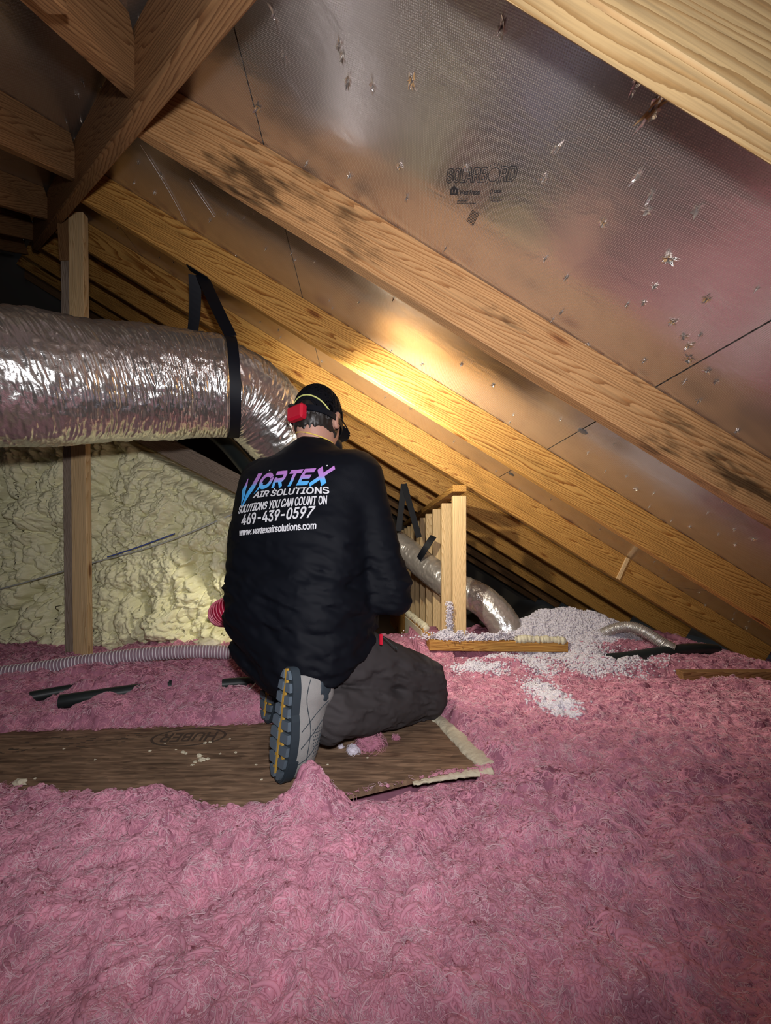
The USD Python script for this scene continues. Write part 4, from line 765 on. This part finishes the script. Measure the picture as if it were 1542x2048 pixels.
# shoes
def shoe(T0, tilt, label):
    ex = lr; ey = unit(up + tilt * lf); ez = np.cross(ex, ey); ez = ez if ez @ lf > 0 else -ez; ex = np.cross(ey, ez)
    M = frame(T0, ex, ey, ez); R = M[:3, :3]; root = thing('shoe', label, 'shoe')
    out = sg.Polygon([(math.copysign(abs(math.cos(a)) ** 0.9, math.cos(a)) * (0.050 if math.sin(a) < 0.2 else 0.043) * (1 - 0.18 * math.exp(-((0.145 + 0.145 * math.sin(a) - 0.17) / 0.05) ** 2)), 0.145 + 0.145 * math.sin(a)) for a in np.linspace(0, 2 * np.pi, 60, endpoint=False)])
    L = lambda p: (p - T0) @ R
    def upper(p):
        q = L(p); I = np.eye(3)
        d = sd_ell(q, (0, 0.080, 0.034), (0.048, 0.082, 0.052)); d = smin(d, sd_ell(q, (0, 0.16, 0.048), (0.041, 0.08, 0.056)), 0.03)
        d = smin(d, sd_ell(q, (0, 0.235, 0.050), (0.037, 0.052, 0.062)), 0.03); d = smin(d, sd_cap(q, (0, 0.225, 0.06), (0, 0.215, 0.085), 0.042, 0.040), 0.02)
        pan = np.abs(np.sin(q[:, 1] * 38 + q[:, 2] * 60)); d = d + 0.0012 * np.exp(-(pan / 0.12) ** 2) - 0.0015 * (fbm(p * 60, 2, 7) - 0.5)
        return smax(d, -(q[:, 2] + 0.004), 0.003)
    um = sdf_mesh(upper, T0 + np.minimum(0, 0) - (0.16, 0.16, 0.03), T0 + np.array([0.24, 0.26, 0.33]), 0.0045); obj('upper', um, 'shoe_grey', root, smooth=True); lv = L(um.vertices)
    sf = LinearNDInterpolator(lv[lv[:, 0] < -0.004][:, 1:], lv[lv[:, 0] < -0.004][:, 0])
    def on_side(pts): pts = np.asarray(pts, float); w = sf(pts); pts = pts[~np.isnan(w)]; w = w[~np.isnan(w)]; return (R @ np.c_[w, pts].T).T + T0
    for ln in ([(0.02, 0.055), (0.07, 0.030), (0.13, 0.035), (0.20, 0.022), (0.26, 0.03)], [(0.05, 0.010), (0.09, 0.055), (0.12, 0.078)], [(0.13, 0.012), (0.17, 0.05), (0.20, 0.09)], [(0.09, 0.012), (0.13, 0.05), (0.155, 0.085)]):
        q = on_side(spline(np.array(ln), 40)); obj('seam', tube(q, 0.0012, 6), 'shoe_dark', root, smooth=True)
    dt = []
    for i in range(5):
        for j in range(9):
            q = on_side([(0.065 + 0.0085 * j, 0.050 + 0.0075 * i + 0.002 * (j % 2) - 0.001 * j)]) 
            if len(q): s_ = trimesh.creation.icosphere(0, 0.0020); s_.apply_translation(q[0]); dt.append(s_)
    obj('perforations', cat_(dt), 'shoe_dark', root, kind='stuff')
    lc = sdf_mesh(lambda p: np.maximum(upper(p) - 0.0018, np.linalg.norm((L(p) - (-0.04, 0.235, 0.075)) / (0.05, 0.035, 0.022), axis=1) - 1), T0 - (0.16, 0.16, 0.03), T0 + np.array([0.24, 0.26, 0.33]), 0.0045); obj('heel_patch', lc, 'shoe_dark', root, smooth=True)
    so = prism(out, 0.024); so.apply_translation((0, 0, -0.022)); so.apply_transform(M); sole = obj('sole', so, 'shoe_dark', root)
    ban = prism(out.buffer(0.003).difference(sg.box(-1, 0.06, 1, 1)), 0.026); ban.apply_translation((0, 0, -0.018)); ban.apply_transform(M); obj('toe_cap', ban, 'shoe_dark', root)
    inner = out.buffer(-0.004)
    for k, y in enumerate(np.arange(0.012, 0.275, 0.031)):
        for s in (-1, 1):
            g = sg.Polygon([(s * 0.007, y), (s * 0.055, y + 0.008 * s * 0 + 0.004), (s * 0.055, y + 0.026), (s * 0.007, y + 0.022)]).intersection(inner)
            if g.area > 2e-5: lg = prism(g, 0.010); lg.apply_translation((0, 0, -0.031)); lg.apply_transform(M); obj('lug', lg, 'sole_blue', sole)
    zig = sg.LineString([(0.004, 0.29), (-0.003, 0.245), (0.004, 0.205), (-0.002, 0.165), (0.003, 0.125), (0.012, 0.02)]).buffer(0.005).union(sg.LineString([(0.003, 0.13), (-0.022, 0.07)]).buffer(0.0045)).union(sg.LineString([(0.003, 0.14), (0.003, 0.12)]).buffer(0.008)).intersection(inner)
    zg = prism(zig, 0.008); zg.apply_translation((0, 0, -0.0285)); zg.apply_transform(M); obj('sole_stripe', zg, 'sole_yellow', sole, label='zigzag yellow stripe down the sole')
    cc = prism(sg.box(-0.003, 0.20, 0.003, 0.235), 0.004)
    return root
shoe(np.array([-0.215, 0.998, 0.012]), 0.12, 'dusty grey trail shoe on the right foot, sole with yellow stripe facing the camera')
shoe(np.array([-0.335, 1.345, 0.012]), 0.10, 'grey trail shoe on the left foot, mostly hidden behind the other shoe')
rt = P(762, 1279, 1.175); tg = cbox(0.012, 0.006, 0.034, 0.0025); tg.apply_transform(frame(rt, tr, tf, up)); obj('red_tag', tg, 'battery_red', man, label='small red tag hanging at the right hip')
cd = tube(spline([rt + (0.0, 0, 0.004), rt + (0.03, -0.004, -0.012), rt + (0.05, -0.004, -0.03), rt + (0.045, -0.002, -0.02)], 24), 0.0014, 6); obj('cord', cd, 'black_plastic', man, smooth=True)

# ------------------------------------------------------------------ pink loose insulation
VV = sg.Polygon([(-1.9, 1.255), (-1.25, 1.290), (-0.9, 1.31), (-0.33, 1.355), (0.245, 1.43), (0.300, 1.25), (0.345, 1.072), (0.2, 1.035), (-0.075, 0.935), (-0.09, 0.975), (-0.14, 0.99), (-0.17, 0.93), (-0.195, 0.90), (-0.318, 0.868), (-0.345, 0.885), (-0.40, 0.92), (-0.50, 0.925), (-0.58, 0.915), (-0.7, 0.955), (-0.84, 0.945), (-0.93, 0.985), (-1.3, 1.0), (-1.9, 1.02)])
def seg_dist(x, y, a, b):
    a, b = np.array(a), np.array(b); d = b - a; t = np.clip(((x - a[0]) * d[0] + (y - a[1]) * d[1]) / (d @ d), 0, 1); return np.hypot(x - a[0] - t * d[0], y - a[1] - t * d[1])
def poly_sd(x, y, poly):
    c = np.array(poly.exterior.coords); d = np.min([seg_dist(x, y, c[i], c[i + 1]) for i in range(len(c) - 1)], axis=0)
    return np.where(shapely.contains_xy(poly, x, y), -d, d)
def xy(px, py, d): q = P(px, py, d); return q[:2]
TROUGH = [(xy(95, 1386, 1.52), xy(190, 1366, 1.62), 0.035, 0.035), (xy(140, 1398, 1.47), xy(250, 1380, 1.53), 0.040, 0.045), (xy(455, 1366, 1.60), xy(560, 1362, 1.62), 0.04, 0.05),
          ((1.05, 1.80), (2.0, 1.75), 0.05, 0.05), (xy(1219, 1318, 1.99), xy(1420, 1300, 2.08), 0.045, 0.05), ((0.36, 2.06), (1.05, 2.06), 0.05, 0.06)]
LR = np.random.default_rng(55); LUMP = [(lambda n: (cKDTree(np.stack([LR.uniform(-3.4, 3.2, n), LR.uniform(0.25, 2.7, n)], 1)), LR.uniform(0.5, 1.0, n)))(n) for n in (4200, 15000)]
def lumps(x, y):
    p = np.stack([x, y, 0 * x], -1); wx = x + 0.03 * (fbm(p * 14, 2, 61) - 0.5) + 0.012 * (fbm(p * 50, 2, 63) - 0.5); wy = y + 0.03 * (fbm(p * 14, 2, 62) - 0.5) + 0.012 * (fbm(p * 50, 2, 64) - 0.5); h = 0
    for (tree, wt), R, a in zip(LUMP, (0.047, 0.025), (0.024, 0.013)):
        d, i = tree.query(np.stack([wx, wy], -1)); h = h + a * wt[i] * np.sqrt(np.maximum(0.02, 1 - (d / R) ** 2))
    return h - 0.016
def H(x, y, fine=True):
    p = np.stack([x, y, 0 * x], -1)
    j = 0.022 * (fbm(p * 22, 3, 71) - 0.5) * 2
    s = poly_sd(x, y, VV) + j
    backleft = smoothstep(1.35, 1.75, y) * smoothstep(0.1, -0.3, x)
    backright = smoothstep(1.6, 2.2, y) * smoothstep(0.3, 0.9, x)
    h = 0.010 + 0.050 * backleft + 0.050 * backright + 0.02 * smoothstep(1.2, 0.5, y)
    h = h + 0.055 * (fbm(p * 4.2, 3, 72) - 0.5) * 2 * 0.55
    h = h + 0.016 * (0.5 - np.abs(2 * fbm(p * 9, 3, 73) - 1)) + lumps(x, y)
    if fine: h = h + 0.018 * (0.5 - np.abs(2 * fbm(p * 34 + 0.35 * fbm(p * 20, 2, 78)[..., None], 3, 74) - 1)) + 0.009 * (0.5 - np.abs(2 * fbm(p * 95, 3, 75) - 1))
    frontright = smoothstep(-0.12, 0.0, x) * smoothstep(1.10, 1.02, y)
    edge = smoothstep(-0.004, 0.045, s); lowr = 1 - 0.85 * frontright * smoothstep(0.16, 0.02, s)
    h = np.where(s > -0.004, (h + 0.012 * (1 - frontright)) * edge * lowr + (1 - edge) * (-0.002 - 0.030 * frontright) - 0.012 * frontright * smoothstep(0.12, 0.0, s), -0.07)
    h = h + 0.040 * np.exp(-((x + 0.135) ** 2 / 0.006 + (y - 0.905) ** 2 / 0.003)) * (s > -0.004)
    for a, b, w, dep in TROUGH:
        dd = seg_dist(x, y, a, b); h = h - dep * np.exp(-(dd / w) ** 2) * (0.75 + 0.5 * (fbm(p * 16, 2, 76) - 0.5) * 2)
    h = np.where((x > 0.28) & (x < 0.47) & (y > 2.0), np.maximum(h, 0.03 + 0.07 * smoothstep(2.0, 2.2, y)), h)
    return np.minimum(h, np.maximum(1.27 - T * x, -0.12))
nd, nu = 540, 860
dl = np.geomspace(0.30, 2.62, nd); ul = np.linspace(-1.75, 1.40, nu)
Dg, Ug = np.meshgrid(dl, ul, indexing='ij'); xg, yg = np.maximum(Ug * Dg, -3.95), Dg.copy(); yg = np.where(xg < -0.35, np.minimum(yg, 2.42), yg)
jj = np.random.default_rng(5)
zg = H(xg.ravel(), yg.ravel()).reshape(xg.shape)
m = trimesh.Trimesh(np.stack([xg, yg, zg], -1).reshape(-1, 3), grid_faces(nd, nu)[:, ::-1], process=False)
if m.face_normals[:, 2].mean() < 0: m.invert()
pink = thing('pink_insulation', 'deep loose pink fibreglass insulation covering the attic floor', 'insulation', kind='stuff')
obj('loose_fill', m, 'pink_wool', pink, smooth=True)
SL_ = RNG
def strands(n, y0, y1, xr, length, width, seed, per=7, lift=0.4):
    r = np.random.default_rng(seed); nt = n // per
    py = r.uniform(y0, y1, nt); d = 0.6 * FPX / (py - CY); u = r.uniform(*xr, nt); x, y = u * d, d
    ok = (poly_sd(x, y, VV) > -0.004); x, y = x[ok], y[ok]; nt = len(x)
    q = np.stack([x, y, 0 * x], -1); th = 2 * np.pi * 2 * fbm(q * 11, 2, seed + 1) + r.normal(0, 1.3, nt); cu = r.normal(0, 2.2, nt); Lt = length * r.lognormal(0, 0.35, nt)
    x = np.repeat(x, per) + r.normal(0, 0.006, nt * per); y = np.repeat(y, per) + r.normal(0, 0.006, nt * per); th = np.repeat(th, per) + r.normal(0, 0.35, nt * per); cu = np.repeat(cu, per) + r.normal(0, 0.7, nt * per); L = np.repeat(Lt, per) * r.uniform(0.6, 1.2, nt * per)
    K = 6; t = np.linspace(0, 1, K); X = np.zeros((len(x), K)); Y = X.copy(); X[:, 0], Y[:, 0] = x, y
    for k in range(1, K):
        a = th + cu * (t[k] - 0.5) * 1.6 + 0.5 * np.sin(6 * t[k] + cu * 3); X[:, k] = X[:, k - 1] + np.cos(a) * L / (K - 1); Y[:, k] = Y[:, k - 1] + np.sin(a) * L / (K - 1)
    keep = poly_sd(X[:, -1], Y[:, -1], VV) > -0.022; X, Y, L = X[keep], Y[keep], L[keep]
    Z = H(X.ravel(), Y.ravel(), True).reshape(X.shape); s_in = poly_sd(X.ravel(), Y.ravel(), VV).reshape(X.shape) < 0.004; Z = np.where(s_in, np.maximum(Z, 0.004), Z)
    flat = (Z.max(1) - Z.min(1)) < 0.75 * L; X, Y, Z, L = X[flat], Y[flat], Z[flat], L[flat]
    Z[:, 1:-1] = 0.45 * Z[:, 1:-1] + 0.55 * 0.5 * (Z[:, :-2] + Z[:, 2:])
    Z = Z + 0.0015 + lift * L[:, None] * (t * (1.15 - t))[None] * r.uniform(0.0, 1.0, (len(L), 1))
    w = width * r.lognormal(0, 0.35, (len(L), 1)) * np.array([0.5, 1, 1.1, 1, 0.8, 0.25])[None]
    return np.stack([X, Y, Z], -1).reshape(-1, 3), np.full(len(L), K), w.ravel()
for sd_, (n, y0, y1, xr, L, w, mt) in enumerate([(30000, 1545, 2420, (-1.15, 1.18), 0.021, 0.0040, 'pink_lock'), (70000, 1545, 2420, (-1.15, 1.18), 0.018, 0.0009, 'pink_strand'), (46000, 1545, 2420, (-1.15, 1.18), 0.023, 0.00085, 'pink_strand_pale'), (14000, 1310, 1560, (0.10, 1.1), 0.024, 0.0034, 'pink_lock'), (40000, 1310, 1560, (0.10, 1.1), 0.018, 0.0011, 'pink_strand'), (12000, 1300, 1480, (-1.0, 0.12), 0.024, 0.0034, 'pink_lock'), (20000, 1300, 1480, (-1.0, 0.12), 0.020, 0.0012, 'pink_strand'), (22000, 1300, 1560, (-1.0, 1.1), 0.026, 0.0012, 'pink_strand_pale')]):
    pts, cn, w = strands(n, y0, y1, xr, L, w, 100 + sd_, per=3 if mt == 'pink_lock' else 5, lift=0.38); curves('fibre_lock' if mt == 'pink_lock' else 'fibre_strand', pts, cn, w, mt, pink, kind='stuff')

# ------------------------------------------------------------------ white loose fill
def granules(x, y, z, r, seed):
    g = np.random.default_rng(seed); base = trimesh.creation.icosphere(0, 1.0); bv, bf = np.array(base.vertices), np.array(base.faces); n = len(x)
    nz_ = 0.6 + 0.8 * g.random((n, len(bv), 1)); sc = r[:, None, None] * (0.7 + 0.6 * g.random((n, 1, 3)))
    v = np.stack([x, y, z], -1)[:, None] + bv[None] * nz_ * sc; f = bf[None] + (np.arange(n) * len(bv))[:, None, None]; return trimesh.Trimesh(v.reshape(-1, 3), f.reshape(-1, 3), process=False)
def heap_h(x, y):
    p = np.stack([x, y, 0 * x], -1)
    h = 0.20 * np.exp(-(((x - 1.15) / 0.24) ** 2 + ((y - 2.42) / 0.22) ** 2)) + 0.15 * np.exp(-(((x - 1.45) / 0.22) ** 2 + ((y - 2.36) / 0.20) ** 2)) + 0.10 * np.exp(-(((x - 0.88) / 0.16) ** 2 + ((y - 2.30) / 0.16) ** 2)) + 0.02
    return np.minimum(h + 0.035 * (fbm(p * 12, 3, 81) - 0.5) + 0.016 * (fbm(p * 45, 3, 82) - 0.5), 1.30 - T * x)
xs_ = np.linspace(0.42, 1.95, 230); ys_ = np.linspace(2.13, 2.9, 120); hx, hy = np.meshgrid(xs_, ys_, indexing='ij'); hzv = heap_h(hx.ravel(), hy.ravel()).reshape(hx.shape)
hm = trimesh.Trimesh(np.stack([hx, hy, hzv], -1).reshape(-1, 3), grid_faces(230, 120), process=False); hm = hm if hm.face_normals[:, 2].mean() > 0 else (hm.invert() or hm)
g = np.random.default_rng(91)
heap = thing('white_insulation', 'heap of lavender white loose fill insulation beside the thin silver duct', 'insulation', kind='stuff')
obj('loose_fill', hm, 'white_wool', heap, smooth=True)
x = g.uniform(0.5, 1.85, 15000); y = 2.16 + 0.62 * g.random(15000) ** 1.5; obj('granules', granules(x, y, heap_h(x, y) + 0.001, g.uniform(0.0035, 0.009, 15000), 92), 'white_wool', heap, smooth=True, kind='stuff')
def patch(blobs, n, label, seed, rmin=0.0022, rmax=0.0056, on_h=True, zfun=None):
    g = np.random.default_rng(seed); X, Y, Rr = [], [], []
    for (cx, cy, sx, sy, wgt) in blobs:
        k = int(n * wgt); X.append(g.normal(cx, sx, k)); Y.append(g.normal(cy, sy, k)); Rr.append(g.uniform(rmin, rmax, k))
    X, Y, Rr = map(np.concatenate, (X, Y, Rr)); z = H(X, Y) if zfun is None else zfun(X, Y)
    t = thing('white_insulation', label, 'insulation', kind='stuff'); obj('granules', granules(X, Y, z + Rr * 0.5, Rr, seed + 1), 'white_wool', t, smooth=True)
def w2(px, py, z=0.03): d = (CAMZ - z) * FPX / (py - CY); return (px - CX) / FPX * d, d
bl = []
for px, py, sx, sy, w in ((1072, 1340, .035, .05, .2), (1078, 1372, .03, .035, .2), (1092, 1395, .03, .03, .2), (1112, 1415, .032, .025, .2), (1130, 1430, .022, .016, .1), (1066, 1316, .05, .05, .25)): bl.append((*w2(px, py), sx, sy, w))
patch(bl, 8500, 'trail of white loose fill strewn over the pink fluff right of the knee', 95)
bl = [(*w2(px, py), sx, sy, w) for px, py, sx, sy, w in ((1130, 1312, .09, .06, .25), (1150, 1325, .10, .07, .35), (1200, 1345, .09, .05, .2), (1240, 1330, .10, .05, .15), (960, 1345, .06, .03, .15), (1010, 1325, .08, .04, .15))]
patch(bl, 11000, 'scattered white loose fill mixed into the pink fluff below the black pipe', 97)
g2 = np.random.default_rng(98)
patch([(0.60, 2.112, .13, .015, .55), (0.47, 2.13, .06, .022, .45)], 4000, 'white loose fill piled along the top of the foam-topped joist', 99, zfun=lambda X, Y: 0.124 + 0.055 * np.random.default_rng(4).random(len(X)) * noise(np.stack([X * 30, Y * 30, 0 * X], -1), 9))
zz = np.random.default_rng(6)
patch([(0.468, 2.19, .008, .008, 1.0)], 900, 'narrow streak of white fluff stuck up the left side of the nearest stud', 101, zfun=lambda X, Y: 0.12 + 0.20 * zz.random(len(X)) ** 1.6)
# tufts and crumbs lying on the sheet
def tuft(name, c, R, n, mt, label, seed, w=0.0011):
    g = np.random.default_rng(seed); t = thing(name, label, 'tuft', kind=None); core = trimesh.creation.icosphere(3, 1.0); v = np.array(core.vertices)
    core.vertices = np.array(c) + v * np.array([1, 0.9, 0.7]) * R * (0.75 + 0.5 * fbm(v * 2.5, 3, seed))[:, None]; core.vertices[:, 2] = np.maximum(core.vertices[:, 2], 0.0008)
    obj('fluff', core, mt if mt == 'white_wool' else 'pink_wool', t, smooth=True); P_ = []
    for k in range(n):
        d = unit(g.normal(0, 1, 3)); d[2] = abs(d[2]); p0 = np.array(c) + d * R * g.uniform(.7, .95) * (1, .9, .7); td = unit(np.cross(d, g.normal(0, 1, 3))); L = R * g.uniform(0.6, 1.3)
        for t_ in np.linspace(0, 1, 5): q = p0 + td * L * t_ + d * L * 0.5 * (t_ - t_ * t_) * 2 + g.normal(0, R * .03, 3); q[2] = max(q[2], 0.001); P_.append(q)
    curves('fibre_strand', P_, [5] * n, np.tile([w * .6, w, w, w * .8, w * .3], n), mt, t, kind='stuff')
tuft('pink_tuft', (*w2(740, 1487, 0.012), 0.014), 0.037, 260, 'pink_strand', 'round pink fluff tuft on the wood sheet beside the right shin', 201)
tuft('pink_tuft', (*w2(798, 1449, 0.006), 0.006), 0.013, 60, 'pink_strand', 'tiny pink fluff tuft on the sheet under the right knee', 202)
tuft('pink_tuft', (*w2(792, 1476, 0.005), 0.005), 0.011, 50, 'pink_strand', 'tiny pink fluff tuft right of the round pink tuft', 203)
tuft('white_tuft', (*w2(706, 1502, 0.006), 0.007), 0.017, 90, 'white_wool', 'small white fluff tuft on the sheet left of the round pink tuft', 204)
tuft('white_tuft', (*w2(682, 1494, 0.004), 0.004), 0.008, 40, 'white_wool', 'tiny white fluff tuft on the sheet beside the shoe toe', 205)
cg = np.random.default_rng(301); base = trimesh.creation.icosphere(1, 1.0)
for k, (px, py, s) in enumerate([(300, 1503, 4), (213, 1452, 3), (337, 1455, 3), (420, 1485, 4), (410, 1487, 5), (399, 1513, 8), (404, 1522, 9), (390, 1525, 5), (415, 1519, 5), (367, 1506, 6), (372, 1508, 4), (385, 1531, 4), (352, 1500, 3), (471, 1506, 4), (460, 1478, 3), (40, 1570, 14), (70, 1558, 3), (330, 1487, 3), (440, 1508, 3), (512, 1530, 3), (523, 1560, 3), (655, 1530, 3), (735, 1516, 3), (845, 1560, 3), (190, 1520, 3), (128, 1498, 3)]):
    x, y = w2(px, py, 0.0); v = np.array(base.vertices) * (0.6 + 0.8 * cg.random((42, 1))) * s * 0.0009 * np.array([1.3, 1, 0.6]); v[:, 2] += s * 0.0004
    obj('foam_crumb', trimesh.Trimesh(v + (x, y, 0), base.faces, process=False), 'foam_bead', category='crumb', **(dict(label='larger pale foam flake at the left end of the wood sheet by the pink edge') if s > 10 else dict(label='tiny pale foam crumb lying on the brown wood sheet', group='foam crumbs on the wood sheet')))
for k, (px, py, d, s, lab) in enumerate([(1320, 1332, 1.95, .018, 'lump of yellow foam in front of the black pipe at right'), (415, 1290, 2.1, .06, 'pale foam chunk lying at the foot of the foam wall near the hose'), (215, 1297, 2.1, .022, 'left of two flat foam scraps beside the post foot'), (255, 1295, 2.1, .022, 'right of two flat foam scraps beside the post foot')]):
    ic = trimesh.creation.icosphere(3, 1.0); v = np.array(ic.vertices); ic.vertices = P(px, py, d) + v * s * np.array([1.2, 0.8, 0.6]) * (0.6 + 0.8 * fbm(v * 2.2 + k * 5, 3, 300 + k))[:, None]; obj('foam_chunk', ic, 'foam_bead', smooth=True, label=lab, category='foam')
